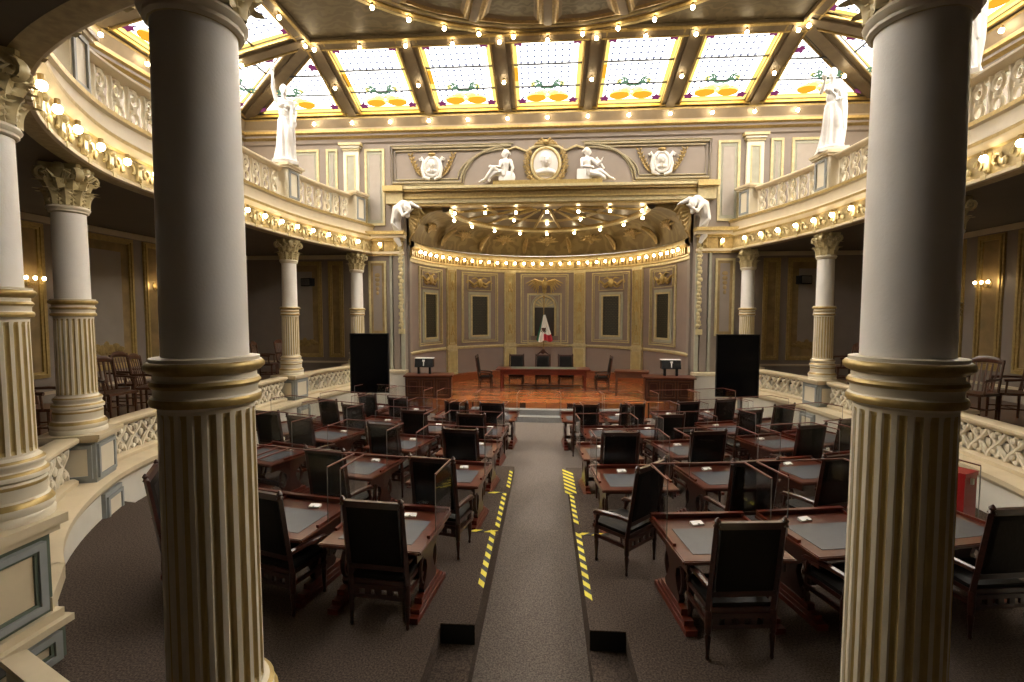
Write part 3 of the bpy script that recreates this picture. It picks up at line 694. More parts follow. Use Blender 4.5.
def column(loc, label, zb, zr, zc, ztop, R, hflute, rot=0., front=False):
    """zb base, zr ring top, zc capital bottom, ztop capital top (all above loc.z=0)"""
    t = thing('column', label, 'column', (loc[0], loc[1], 0), rot, 'columns carrying the balcony', 'thing')
    rl, k = R*1.14, R/.21
    m = MB(); h = hflute-zb
    pr = [(rl*1.42, 0), (rl*1.42, .05, 0), (rl*1.36, .07, 0), (rl*1.42, .10, 0), (rl*1.42, .14, 0), (rl*1.34, .17, 1), (rl*1.30, .185, 1), (rl*1.22, .20, 0), (rl*1.22, .30, 0), (rl*1.24, .31, 1), (rl*1.24, .33, 1), (rl*1.18, .35, 0), (rl*1.30, .37, 0), (rl*1.31, .41, 0), (rl*1.22, .435, 1), (rl*1.15, .445, 0), (rl*1.15, .475, 0), (rl*1.22, .49, 0), (rl*1.22, .515, 0), (rl*1.12, .535, 1), (rl*1.04, .55, 0), (rl, .56, 0)]
    m.lathe([(p[0], zb+p[1]*h/.56, *p[2:]) for p in pr], 32, mi=0); m.build('column_base', ['ivory', 'gold'], t, ang=50)
    fluted_mb(rl, rl*.97, hflute, zr-.27*k).build('fluted_shaft', ['ivory', 'flute'], t, ang=30)
    m = MB(); b = zr-.27*k
    pr = [(rl*.97, 0), (rl*1.0, .012, 0), (rl*1.10, .02, 0), (rl*1.13, .04, 1), (rl*1.10, .062, 1), (rl*1.04, .07, 0), (rl*1.04, .105, 0), (rl*1.08, .115, 0), (rl*1.12, .132, 1), (rl*1.08, .15, 1), (rl*1.03, .158, 0), (rl*1.03, .185, 0), (rl*1.12, .195, 1), (rl*1.20, .213, 1), (rl*1.20, .235, 1), (rl*1.14, .25, 1), (rl*1.10, .252, 0), (rl*1.10, .27, 0), (R*1.0, .275, 0)]
    m.lathe([(p[0], b+p[1]*k, *p[2:]) for p in pr], 36, mi=0); m.build('shaft_ring', ['ivory', 'gold'], t, ang=50)
    m = MB(); m.lathe([(R, zr-.02), (R*.985, (zr+zc)/2), (R*.955, zc)], 40); m.build('upper_shaft', ['shaft'], t, ang=50)
    key = ('cap', round(R, 3), round(ztop-zc, 3))
    if key not in CAPS: CAPS[key] = capital_mb(R*.96, ztop-zc, R*1.2).mesh('capital', ['palegold', 'ivory'], ang=40)
    o = link('capital', CAPS[key], t); o.location = (0, 0, zc)
    return t
CAPS = {}
SIDE = ((-1, 'left'), (1, 'right'))
names = {2: 'second from the stage', 3: 'third from the stage', 4: 'fourth from the stage', 5: 'nearest the camera on the gallery', 1: 'closest to the stage'}
for s, side in SIDE:
    for k in (1, 2, 3, 4) + ((5,) if s < 0 else ()):
        x, y = CTRL[k]; x = -x if s > 0 else x
        if k == 5 and s < 0: names[5] = 'cut by the left picture edge'
        if k == 5: x, y = -4.58, 3.68
        column((x, y), 'cream and gold gallery column on the %s, %s' % (side, names[k]), 1.272, 3.222, 4.52, 5.125, .205, 1.272+.55, atan2(NRM[idx(k)][1], NRM[idx(k)][0]))
column((-1.99, 2.69), 'large fluted foreground column on the left, nearest the camera', .34, 2.755, 4.66, 5.13, .222, .75, .35)
column((2.08, 2.95), 'large fluted foreground column on the right, nearest the camera', .22, 2.755, 4.66, 5.13, .222, .55, .75)
for x, yp in ((-1.99, 2.69), (2.08, 2.95)):
    m = MB(); h = .34 if x < 0 else .22; m.box(x-.36, x+.36, yp-.36, yp+.36, 0, h-.06, 0); m.box(x-.38, x+.38, yp-.38, yp+.38, h-.06, h, 1)
    tag(m.build('column_plinth', ['wallwhite', 'cream']), 'square plinth under the %s foreground column' % ('left' if x < 0 else 'right'), 'plinth')

# ------------------------------------------------------------------ pedestals and balustrades
def pedestal(loc, rz, label, w, d, z0, z1, low=None):
    """local +x faces the hall"""
    t = thing('column_pedestal', label, 'pedestal', (loc[0], loc[1], z0), rz, 'pedestals of the gallery columns')
    h = z1-z0
    m = MB(); m.box(-d, d, -w, w, 0, h-.10, 0); m.build('pedestal_body', ['bluegrey'], t, smooth=False)
    m = MB(); m.box(-d-.05, d+.05, -w-.05, w+.05, h-.11, h-.06, 0); m.box(-d-.09, d+.09, -w-.09, w+.09, h-.06, h, 0); m.build('cap_moulding', ['cream'], t, smooth=False)
    m = MB(); m.T = Mx.Translation((d, 0, 0)) @ Mx.Rotation(rad(90), 4, 'Z')
    m.frame(-w+.04, w-.04, .06, h-.16, .05, -.03, 0, 1); m.box(-w+.09, w-.09, -.012, 0, .11, h-.21, 0)
    for s in (-1, 1):
        m.T = Mx.Translation((0, s*w, 0)) @ Mx.Rotation(rad(180 if s > 0 else 0), 4, 'Z')
        m.frame(-d+.04, d-.04, .06, h-.16, .05, -.03, 0, 1); m.box(-d+.09, d-.09, -.012, 0, .11, h-.21, 0)
    m.build('pedestal_panels', ['ivory', 'bluegrey'], t, smooth=False)
    if low is not None:
        m = MB(); m.T = Mx.Translation((.36-.0, 0, 0)); m.box(-.3, .03, -w*.9, w*.9, low-z0, -.2, 1)
        m.T = Mx.Translation((.39, 0, 0)) @ Mx.Rotation(rad(90), 4, 'Z'); m.frame(-w*.8, w*.8, low-z0+.1, -.26, .05, -.03, 0, 1); m.box(-w*.8+.05, w*.8-.05, -.01, 0, low-z0+.15, -.31, 0)
        m.build('lower_panel', ['ivory', 'bluegrey'], t, smooth=False)
    return t
def scroll_unit(m, x, z0, z1, th, mi=0):
    """one pierced unit: two crossing S curves with leaf bosses, in local x z (y = depth)"""
    h = z1-z0; w = .35
    for s in (-1, 1):
        pts = [(x+s*(w/2)*cos(pi*t)*.98, s*.006, z0+h*t) for t in [q/8 for q in range(9)]]
        m.tube(pts, [.030, .034, .038, .032, .030, .032, .038, .034, .030], 6, mi, flat=1.25)
        m.ell((x+s*.075, 0, z0+h*.24), (.055, .045, .06), mi, 7, 5); m.ell((x+s*.075, 0, z0+h*.76), (.055, .045, .06), mi, 7, 5)
    m.ell((x, -.012, z0+h*.5), (.055, .05, .055), mi, 8, 6)
    for zz in (.1, .9): m.ell((x, 0, z0+h*zz), (.05, .035, .045), mi, 7, 5)
    m.ell((x+w/2, 0, z0+h*.5), (.05, .035, .075), mi, 7, 5)
def bay(i0, i1, d, z0, z1, style, label, group, trim=.40):
    """curved balustrade bay between two curve indices (set back from the pedestals)"""
    pts = [V(off(i, d)) for i in range(i0, i1+1)]
    acc = [0]
    for a, b in zip(pts, pts[1:]): acc.append(acc[-1]+(b-a).length)
    L = acc[-1]
    def P(s):
        s = max(0, min(L, s)); k = 0
        while k < len(acc)-2 and acc[k+1] < s: k += 1
        t = (s-acc[k])/(acc[k+1]-acc[k]); p = pts[k].lerp(pts[k+1], t); dd = (pts[k+1]-pts[k]).normalized(); return p, dd
    c, _ = P(L/2)
    t = thing('balustrade', label, 'balustrade', (c.x, c.y, z0), 0, group)
    S = [trim+(L-2*trim)*q/16 for q in range(17)]
    def rail(prof, name, mat):
        m = MB(); rows = []
        for (u, z) in prof:
            r = []
            for s in S:
                p, dd = P(s); n = V((-dd.y, dd.x)); q = p+n*u-c; r.append((q.x, q.y, z-z0))
            rows.append(r)
        rows.append(rows[0]); m.strip(rows, 0)
        for e in (0, -1): m.add([r[e] for r in rows[:-1]], [tuple(range(len(rows)-1))])
        return m.build(name, [mat], t, ang=40)
    rail([(-.12, z1-.09), (-.15, z1-.06), (-.15, z1-.02), (-.12, z1), (.12, z1), (.15, z1-.02), (.15, z1-.06), (.12, z1-.09), (.07, z1-.13), (-.07, z1-.13)], 'handrail', 'cream')
    rail([(-.12, z0), (-.12, z0+.06), (-.07, z0+.09), (.07, z0+.09), (.12, z0+.06), (.12, z0)], 'bottom_rail', 'cream')
    m = MB(); n = max(2, int((L-2*trim)/.36)); a0, a1 = z0+.08, z1-.12
    for q in range(n):
        s = trim+(L-2*trim)*(q+.5)/n; p, dd = P(s)
        m.T = Mx.Translation((p.x-c.x, p.y-c.y, -z0)) @ Mx.Rotation(atan2(dd.y, dd.x), 4, 'Z')
        sc_ = (L-2*trim)/n/.31
        if style == 'scroll': scroll_unit(m, 0, a0, a1, .03)
        else:
            zc = (a0+a1)/2; h = (a1-a0)
            m.tube([(.11*cos(2*pi*k/12), 0, zc+h*.24+.13*sin(2*pi*k/12)) for k in range(12)], .03, 5, closed=True, flat=1.2)
            m.tube([(.10*cos(2*pi*k/12), 0, zc-h*.24+.12*sin(2*pi*k/12)) for k in range(12)], .03, 5, closed=True, flat=1.2)
            m.tube([(.155, 0, a0), (.125, 0, a0+h*.25), (.155, 0, zc), (.125, 0, a0+h*.75), (.155, 0, a1)], .036, 6, flat=1.2)
            m.ell((0, 0, zc), (.07, .045, .06), 0, 8, 5); m.ell((0, 0, a1-.03), (.09, .04, .04), 0, 8, 5); m.ell((0, 0, a0+.02), (.09, .04, .04), 0, 8, 5); m.ell((0, -.0, zc+h*.24), (.03, .03, .055), 0, 6, 5)
    m.build('pierced_scrollwork', ['ivory'], t)
    return t
bays = {1: 'nearest the stage', 2: 'second from the stage', 3: 'third from the stage', 4: 'nearest the camera'}
for s, side in SIDE:
    rng = [1, 2, 3, 4] if s < 0 else [1, 2, 3, 4]
    for k in rng:
        a, c = (idx(k), idx(k+1)) if s < 0 else (idx(12-k), idx(13-k))
        bay(a, c, .0, .57, 1.25, 'scroll', 'pierced cream balustrade of the %s lower gallery, bay %s' % (side, bays[k]), 'lower gallery balustrades')
        bay(a, c, -.02, 6.19, 7.08, 'ring', 'pierced cream balustrade of the %s upper balcony, bay %s' % (side, bays[k]), 'upper balcony balustrades', .36)
    for k in (1, 2, 3, 4):
        i = idx(k) if s < 0 else idx(13-k); x, y = off(i, 0); rz = atan2(NRM[i][1], NRM[i][0])
        pedestal((x, y), rz, 'square pedestal with framed panels under the %s gallery column %s' % (side, names[k]), .31, .31, .56, 1.272, -.3)
        x, y = off(i, -.02)
        # upper balcony pedestal
        t = thing('balcony_pedestal', 'square framed pedestal in the %s upper balustrade above the column %s' % (side, names[k]), 'pedestal', (x, y, 6.18), rz, 'pedestals of the upper balcony')
        m = MB(); m.box(-.24, .24, -.27, .27, 0, .90, 0); m.build('pedestal_body', ['ivory'], t, smooth=False)
        m = MB(); m.T = Mx.Translation((.24, 0, 0)) @ Mx.Rotation(rad(90), 4, 'Z'); m.frame(-.22, .22, .08, .84, .06, -.03, 0, 0); m.build('panel_frame', ['bluegrey'], t, smooth=False)
        m = MB(); m.box(-.30, .30, -.33, .33, .88, .94, 0); m.box(-.34, .34, -.37, .37, .94, 1.01, 0); m.build('cap_moulding', ['cream'], t, smooth=False)
# the big end pedestal of the left gallery, cut by the picture edge
x, y = -4.66, 3.42; i = idx(5)
t = thing('end_pedestal', 'large two-stage pedestal with grey framed panels at the lower left picture edge', 'pedestal', (x, y, 0), 0.)
m = MB(); m.box(-.60, .38, -.55, .36, .42, 1.14, 0); m.build('upper_block', ['green'], t, smooth=False)
m = MB(); m.box(-.64, .43, -.60, .41, 1.13, 1.19, 0); m.box(-.68, .47, -.64, .45, 1.19, 1.272, 0); m.build('cap_moulding', ['cream'], t, smooth=False)
m = MB(); m.box(-.64, .44, -.64, .40, -.02, .34, 0); m.build('lower_block', ['green'], t, smooth=False)
m = MB(); m.box(-.68, .49, -.68, .44, .30, .36, 0); m.box(-.66, .43, -.66, .41, .36, .43, 0); m.build('ledge_moulding', ['cream'], t, smooth=False)
m = MB(); m.prism([(-.12, .85), (.33, .32), (-.5, .28), (-.6, .80)], -.1, .40, 0); m.prism([(-.08, .90), (.40, .34), (-.5, .28), (-.6, .82)], .40, .55, 1); m.build('ledge_return', ['wallwhite', 'cream'], t, smooth=False)
def ppanel(m, T, x0, x1, z0, z1):
    m.T = T; m.frame(x0, x1, z0, z1, .06, -.05, 0, 1); m.frame(x0+.055, x1-.055, z0+.055, z1-.055, .03, -.03, 0, 2); m.box(x0+.08, x1-.08, -.012, 0, z0+.08, z1-.08, 0)
m = MB()
ppanel(m, Mx.Translation((0, -.55, 0)), -.52, .30, .48, 1.08)
ppanel(m, Mx.Translation((.38, 0, 0)) @ Mx.Rotation(rad(90), 4, 'Z'), -.48, .29, .48, 1.08)
ppanel(m, Mx.Translation((0, -.64, 0)), -.57, .43, .02, .27); ppanel(m, Mx.Translation((.44, 0, 0)) @ Mx.Rotation(rad(90), 4, 'Z'), -.57, .33, .02, .27)
m.build('framed_panels', ['cream', 'bluegrey', 'green'], t, smooth=False)

# ------------------------------------------------------------------ apse
def apse_T(deg, inset=0.):
    x, y = ell_pt(deg); n = V((cos(rad(deg))/AA, sin(rad(deg))/AB)).normalized()
    a = atan2(n.y, n.x)-pi/2
    return Mx.Translation((x-n.x*inset, y-n.y*inset, 0)) @ Mx.Rotation(a, 4, 'Z')   # local -y faces the hall
def bend(m, deg):
    """wrap geometry built in a flat local frame round the apse curve"""
    pts = [(deg+60-k*.5, None) for k in range(241)]
    acc = [0.]; P = [ell_pt(a) for a, _ in pts]
    for a, c in zip(P, P[1:]): acc.append(acc[-1]+sqrt((a[0]-c[0])**2+(a[1]-c[1])**2))
    mid_ = acc[120]; out = []
    for x, y, z in m.v:
        s_ = mid_+x; k = 0
        lo, hi = 0, 239
        while lo < hi:
            k = (lo+hi)//2
            if acc[k+1] < s_: lo = k+1
            else: hi = k
        t = (s_-acc[lo])/(acc[lo+1]-acc[lo]); a = pts[lo][0]-.5*t; px, py = ell_pt(a); n = V((cos(rad(a))/AA, sin(rad(a))/AB)).normalized()
        out.append((px+n.x*y, py+n.y*y, z))
    m.v = out; return m
def bframe(m, x0, x1, z0, z1, w, y0, y1, mi=0):
    n = 10
    for k in range(n):
        a, c = x0+(x1-x0)*k/n, x0+(x1-x0)*(k+1)/n
        m.box(a, c, y0, y1, z0, z0+w, mi); m.box(a, c, y0, y1, z1-w, z1, mi)
    m.box(x0, x0+w, y0, y1, z0, z1, mi); m.box(x1-w, x1, y0, y1, z0, z1, mi)
AD = list(range(0, 181, 3))
def ering(a, bb, z): return [(a*cos(rad(d)), AY+bb*sin(rad(d)), z) for d in AD]
def eoff(d, z): return ering(AA-d, AB-d, z)
m = MB()
m.strip([eoff(0, -.4), eoff(0, 5.7)], 0)
ap = tag(m.build('wall_apse', ['apse']), 'curved mauve apse wall behind the stage with plaques and gilt pilasters', 'wall', kind='structure')
m = MB(); m.strip([eoff(d, z) for d, z in ((0, .1), (.07, .1), (.07, .36), (.10, .38), (.10, .42), (0, .44))], 0); m.build('wood_skirting', ['stagewood'], ap, ang=40)
m = MB(); m.strip([eoff(d, z) for d, z in ((0, 1.49), (.05, 1.5), (.08, 1.54), (.08, 1.58), (.04, 1.61), (0, 1.62))], 0); m.build('dado_rail', ['palegold'], ap, ang=40)
m = MB(); m.strip([eoff(d, z) for d, z in ((0, 4.92), (.06, 4.94), (.06, 5.04), (.10, 5.06), (.10, 5.10), (.06, 5.12), (.06, 5.36), (.12, 5.40), (.22, 5.46), (.24, 5.54), (.24, 5.60), (.14, 5.66), (0, 5.70))], [0, 0, 1, 1, 0, 2, 1, 1, 0, 1, 1, 0])
for q in range(2, 88):
    m.T = apse_T(q*2.05, .06); m.box(-.03, .03, -.07, 0, 5.14, 5.38, 2)
m.build('apse_cornice', ['palegold', 'gold', 'golddk'], ap, ang=40)
# cove and ceiling of the apse
CA, CB = 3.75, 4.55
rows = []
for q in range(9):
    t = q/8*pi/2; f = 1-cos(t); rows.append(ering(AA-.1-(AA-.1-CA)*f, AB-.1-(AB-.1-CB)*f, 5.68+1.05*sin(t)))
m = MB(); m.strip(rows, 0)
cove = tag(m.build('apse_cove', ['dome']), 'gilded curved cove between apse cornice and ceiling', 'ceiling', kind='structure')
m = MB(); m.strip([ering(CA+.02, CB+.02, 6.74), ering(CA-.12, CB-.12, 6.64), ering(CA-.26, CB-.26, 6.70), ering(CA-.30, CB-.30, 6.80)], [1, 1, 0]); m.strip([ering(CA-.3, CB-.3, 6.80), ering(2.2, 2.8, 6.84), ering(2.1, 2.7, 6.76), ering(2.0, 2.6, 6.84), ering(.05, .05, 6.86)], [2, 1, 1, 2])
for d in range(9, 180, 18):
    a, c = V((CA*cos(rad(d)), AY+CB*sin(rad(d)), 6.80)), V((.6*cos(rad(d)), AY+.8*sin(rad(d)), 6.84)); m.tube([a, c], .06, 6, 0); 
m.build('apse_ceiling', ['gold', 'palegold', 'beam'], cove, ang=40)
for d in (14, 40, 65, 90, 115, 140, 166):     # winged ornaments in the cove
    m = MB(); tt = rad(38); f = 1-cos(tt); a, bb = AA-.1-(AA-.1-CA)*f, AB-.1-(AB-.1-CB)*f
    n = V((cos(rad(d))/AA, sin(rad(d))/AB)).normalized()
    m.T = Mx.Translation((a*cos(rad(d)), AY+bb*sin(rad(d)), 5.68+1.05*sin(tt))) @ Mx.Rotation(atan2(n.y, n.x)-pi/2, 4, 'Z') @ Mx.Rotation(rad(-48), 4, 'X') if False else Mx.Translation((a*cos(rad(d))-n.x*.02, AY+bb*sin(rad(d))-n.y*.02, 5.68+1.05*sin(tt))) @ Mx.Rotation(atan2(n.y, n.x)-pi/2, 4, 'Z') @ Mx.Rotation(rad(35), 4, 'X')
    m.ell((0, -.03, .0), (.12, .07, .22), 0, 8, 6)
    for s in (-1, 1):
        for q in range(6):
            an = rad(15+24*q); L = .48-.03*q; m.tube([(s*.05, -.03, -.02), (s*(.05+L*.55*cos(an)), -.07, L*.55*sin(an)-.04), (s*(.05+L*cos(an)), -.03, L*sin(an)-.12)], [.05, .055, .015], 5, 0, flat=.6)
    m.build('winged_ornament', ['golddk'], cove)
    m = MB(); m.T = Mx.Translation((0, 0, 0)); dd = d+12.5
    if dd < 175:
        p = []
        for q in range(5):
            t = rad(10+15*q); f = 1-cos(t); p.append(((AA-.14-(AA-.1-CA)*f)*cos(rad(dd)), AY+(AB-.14-(AB-.1-CB)*f)*sin(rad(dd)), 5.66+.80*sin(t)))
        m.tube(p, [.05, .10, .11, .09, .05], 6, 0); m.build('cove_console', ['golddk'], cove)
# spandrel closing the dome front
m = MB()
for s in (-1, 1):
    pts = [(s*5.2, 5.5), (s*4.9, 5.5)]+[(s*(AA-.1-(AA-.1-CA)*(1-cos(q/8*pi/2))), 5.68+1.05*sin(q/8*pi/2)) for q in range(9)]+[(s*CA, 7.0), (s*5.2, 7.0)]
    m.add([(x, AY, z) for x, z in pts], [tuple(range(len(pts)))], 0)
m.add([(-CA, AY, 6.82), (CA, AY, 6.82), (CA, AY, 7.05), (-CA, AY, 7.05)], [(0, 1, 2, 3)], 0)
m.add([(-5.3, 17.05, 6.98), (5.3, 17.05, 6.98), (5.3, 23.2, 6.98), (-5.3, 23.2, 6.98)], [(0, 1, 2, 3)], 0)
m.build('spandrel', ['golddk'], cove, smooth=False)
m = MB(); m.box(-5.4, -4.96, YB+.3, AY+.3, -.4, 6.8); m.box(4.96, 5.4, YB+.3, AY+.3, -.4, 6.8); m.box(-JX, JX, YB-.05, AY+.02, 6.82, 6.9)
m.build('arch_reveal', ['taupe'], wb, smooth=False)
# pilasters
for d in (144.7, 110., 72.3, 39.6):
    m = MB(); m.T = apse_T(d)
    m.box(-.27, .27, -.10, .02, 1.62, 4.95, 0); m.frame(-.22, .22, 1.72, 4.86, .035, -.135, -.09, 1); m.box(-.17, .17, -.115, -.09, 1.8, 4.8, 2); m.frame(-.12, .12, 1.85, 4.75, .02, -.13, -.11, 1)
    m.box(-.34, .34, -.14, .02, 1.52, 1.64, 0); m.box(-.29, .29, -.13, .02, .42, 1.5, 0); m.box(-.22, .22, -.14, -.12, .52, 1.42, 2); m.frame(-.24, .24, .48, 1.46, .03, -.15, -.12, 0)
    for zc in (2.4, 3.4, 4.3):
        m.ell((0, -.13, zc), (.07, .03, .16), 1, 8, 6)
        for s in (-1, 1): m.ell((s*.06, -.125, zc-.2), (.05, .02, .09), 1, 6, 5)
    m.build('apse_pilaster', ['palegold', 'gold', 'ochre2'], ap, smooth=False)
# plaques: a tablet each in a gilt frame, with a winged ornament above
pl = {160: 'far left', 127.3: 'left of the centre', 55: 'right of the centre', 23: 'far right'}
for d, where in pl.items():
    W = .86 if d in (160, 23) else .95
    m = MB(); bframe(m, -W, W, 1.76, 4.86, .05, -.06, .02, 0); bframe(m, -W+.09, W-.09, 1.85, 4.77, .025, -.04, .02, 0); bframe(m, -.62, .62, 4.06, 4.72, .03, -.05, .02, 0); bend(m, d); m.build('wall_panel_frame', ['palegold'], ap, smooth=False)
    x, y = ell_pt(d); T = apse_T(d); t = thing('inscribed_tablet', 'dark engraved name tablet in a gilt frame on the apse wall, %s' % where, 'plaque', (x, y, 1.9), 0, 'engraved tablets round the apse')
    t.matrix_world = Mx.Translation((0, 0, 1.9)) @ T
    m = MB(); m.box(-.40, .40, -.05, .03, .16, 1.92, 0); m.build('tablet', ['plaque'], t, smooth=False)
    m = MB(); m.frame(-.58, .58, 0, 2.08, .10, -.08, .03, 0); m.frame(-.47, .47, .11, 1.97, .07, -.11, .03, 1); m.build('tablet_frame', ['sage', 'palegold'], t, smooth=False)
    t = thing('gilt_ornament', 'gilded winged ornament above the %s tablet in the apse' % where, 'ornament', (x, y, 4.38), 0, 'winged ornaments round the apse'); t.matrix_world = Mx.Translation((0, 0, 4.38)) @ T
    m = MB(); m.ell((0, -.10, 0), (.14, .09, .20), 0, 10, 7)
    m.build('shield', ['gold'], t)
    m = MB()
    for s in (-1, 1):
        m.tube([(s*.12, -.06, .05), (s*.32, -.09, -.06), (s*.5, -.07, .08), (s*.62, -.05, .12), (s*.66, -.05, .02), (s*.58, -.05, .0)], [.05, .06, .05, .035, .03, .02], 6, 0)
        m.tube([(s*.10, -.06, -.08), (s*.28, -.08, -.18), (s*.45, -.06, -.10)], [.05, .045, .02], 6, 0); m.tube([(s*.08, -.06, .15), (s*.2, -.08, .24), (s*.38, -.05, .2)], [.04, .04, .015], 6, 0)
    m.build('scroll_wings', ['gold'], t)
# niche with eagle
m = MB(); bframe(m, -1.12, 1.12, 1.66, 4.86, .05, -.05, .02, 0); bframe(m, -1.02, 1.02, 1.76, 4.76, .025, -.035, .02, 0); bend(m, 91.2); m.build('wall_panel_frame', ['palegold'], ap, smooth=False)
m = MB(); m.T = apse_T(91.2)
m.frame(-.80, .80, 1.62, 3.98, .07, -.08, .12, 0); m.frame(-.70, .70, 1.70, 3.92, .05, -.05, .12, 1)
arch = lambda r: [(r, 2.0)]+[(r*cos(rad(a)), 3.35+r*sin(rad(a))) for a in range(0, 181, 15)]+[(-r, 2.0)]
m.tube([(x, -.06, z) for x, z in arch(.50)], .05, 6, 0); m.tube([(x, -.05, z) for x, z in arch(.60)], .03, 6, 1)
pts = arch(.47); m.add([(x, -.03, z) for x, z in pts], [tuple(range(len(pts)))], 2)  # flat dark sheet filling the arch
pts = [(.46*cos(rad(a)), 3.32+.46*sin(rad(a))) for a in range(0, 181, 15)]; m.add([(x, -.04, z) for x, z in pts], [tuple(range(len(pts)))], 3)
for q in range(7):
    an = rad(18+24*q); m.tube([(0, -.05, 3.34), (.42*cos(an), -.06, 3.34+.42*sin(an))], [.02, .035], 5, 0)
m.build('arched_niche', ['palegold', 'sage', 'niche', 'sage'], ap)
x, y = ell_pt(91.2); t = thing('gilt_eagle', 'gilded spread-winged eagle above the central niche of the apse', 'ornament', (x, y-.06, 4.35))
m = MB(); m.ell((0, -.10, .02), (.14, .10, .24), 0, 10, 7); m.ell((.03, -.16, .27), (.07, .07, .08), 0, 8, 6); m.tube([(.05, -.2, .28), (.13, -.22, .24)], [.035, .01], 5); m.ell((0, -.08, -.24), (.10, .05, .16), 0, 8, 6); m.build('eagle_body', ['gold'], t)
for s in (-1, 1):
    m = MB()
    for q in range(6): m.tube([(s*.10, -.08, .14-.02*q), (s*(.45-.03*q), -.10, .24-.05*q), (s*(.86-.11*q), -.06, .08-.10*q)], [.05, .06, .015], 5, 0, flat=.6)
    m.build('wing', ['gold'], t)
# apse bulbs
bulbs([(p[0], p[1], p[2]) for p in [tuple((apse_T(d) @ V((0, -.30, 5.32)))) for d in [6+5.1*k for k in range(34)]]], 'warm bulb in the curved row along the apse cornice', 'apse cornice bulbs')
bulbs([((CA-.12)*cos(rad(d)), AY+(CB-.12)*sin(rad(d)), 6.56) for d in range(14, 170, 19)], 'warm bulb on the rim of the apse ceiling', 'outer apse ceiling bulbs')
bulbs([(1.12*k, AY+.35, 6.68) for k in range(-3, 4)]+[(-1.3, AY+1.9, 6.70), (1.3, AY+1.9, 6.70), (0, AY+2.7, 6.70)], 'warm bulb on the inner rings of the apse ceiling', 'inner apse ceiling bulbs')

# ------------------------------------------------------------------ flag on pole
t = thing('flag', 'draped green white and red flag on a pole in front of the central niche', 'flag', (-.13, 22.2, .0))
m = MB(); m.tube([(0, 0, 0), (0, 0, 3.72)], .022, 8); m.ell((0, 0, 3.78), (.05, .05, .09)); m.lathe([(.2, 0), (.2, .03), (.05, .06), (.03, .2)], 14); m.build('flag_pole', ['golddk'], t)
m = MB(); rows = []; MI = []
for q in range(13):
    v = q/12; z = 2.98-1.22*v; row = []
    for k in range(25):
        u = k/24; sp = .05+.33*v; x = -sp*.95+2*sp*u; yy = -.10-.10*v-.05*sin(u*pi*7)*(.4+v)
        row.append((x+.02, yy, z-.10*v*(abs(u-.5)*2)**2*(-1)-.06*v*sin(u*9)))
    rows.append(row)
vs = [p for r in rows for p in r]; fs = []; ms = []
for q in range(12):
    for k in range(24):
        fs.append((q*25+k, q*25+k+1, (q+1)*25+k+1, (q+1)*25+k)); u = k/24; v = q/12
        ms.append(2 if (u < .10) else 1 if (v > .74 and u > .42-.0*v) or u > .97 else 0)
m.add(vs, fs, ms); back = [(p[0], p[1]+.02, p[2]) for p in vs]; m.add(back, fs, ms)
cl = m.build('flag_cloth', ['flagwhite', 'flagred', 'flaggreen'], t)
m = MB(); m.ell((.0, -.20, 2.30), (.085, .012, .10), 0, 10, 6)
for s in (-1, 1): m.tube([(s*.02, -.215, 2.34), (s*.08, -.215, 2.38), (s*.11, -.21, 2.31)], [.03, .03, .01], 5); m.tube([(s*.02, -.20, 2.18), (s*.10, -.20, 2.22), (s*.12, -.2, 2.30)], [.015, .018, .008], 5, 1)
m.build('flag_emblem', ['brown', 'flaggreen'], t)

# ------------------------------------------------------------------ sculpted figures (white plaster)
def sculpt(mb, voxel, name='figure', it=3, fac=.5):
    me = mb.mesh('tmp', ['white'], smooth=False); o = bpy.data.objects.new('tmp', me); COL.objects.link(o)
    r = o.modifiers.new('r', 'REMESH'); r.mode = 'VOXEL'; r.voxel_size = voxel; r.use_smooth_shade = True
    s = o.modifiers.new('s', 'SMOOTH'); s.iterations = it; s.factor = fac
    dg = bpy.context.evaluated_depsgraph_get(); dg.update(); out = bpy.data.meshes.new_from_object(o.evaluated_get(dg)); out.name = name
    bpy.data.objects.remove(o); bpy.data.meshes.remove(me)
    if not out.materials: out.materials.append(M['white'])
    return out
def limb(m, pts, rs, n=10):
    m.tube(pts, rs, n)
    for p, r in zip(pts, rs): m.ell(p, (r, r, r), 0, 10, 7)
def hand(m, p, d, side, s=1.):
    """palm, four unequal fingers and thumb at p, pointing along d; side = axis across the palm"""
    d = V(d).normalized(); a = (V(side)-d*V(side).dot(d)).normalized(); p = V(p)
    m.ell(p+d*.045*s, (.045*s,)*3, 0, 8, 6)
    for k, (o_, L) in enumerate(((-.036, .075), (-.012, .09), (.012, .085), (.036, .065))):
        q = p+a*o_*s+d*.075*s; limb(m, [q, q+d*L*.55*s, q+d*L*s+V((0, 0, -.015*s))], [.017*s, .016*s, .013*s], 6)
    q = p+a*-.04*s+d*.02*s; limb(m, [q, q+(d*.5-a*.8)*.06*s], [.017*s, .014*s], 6)
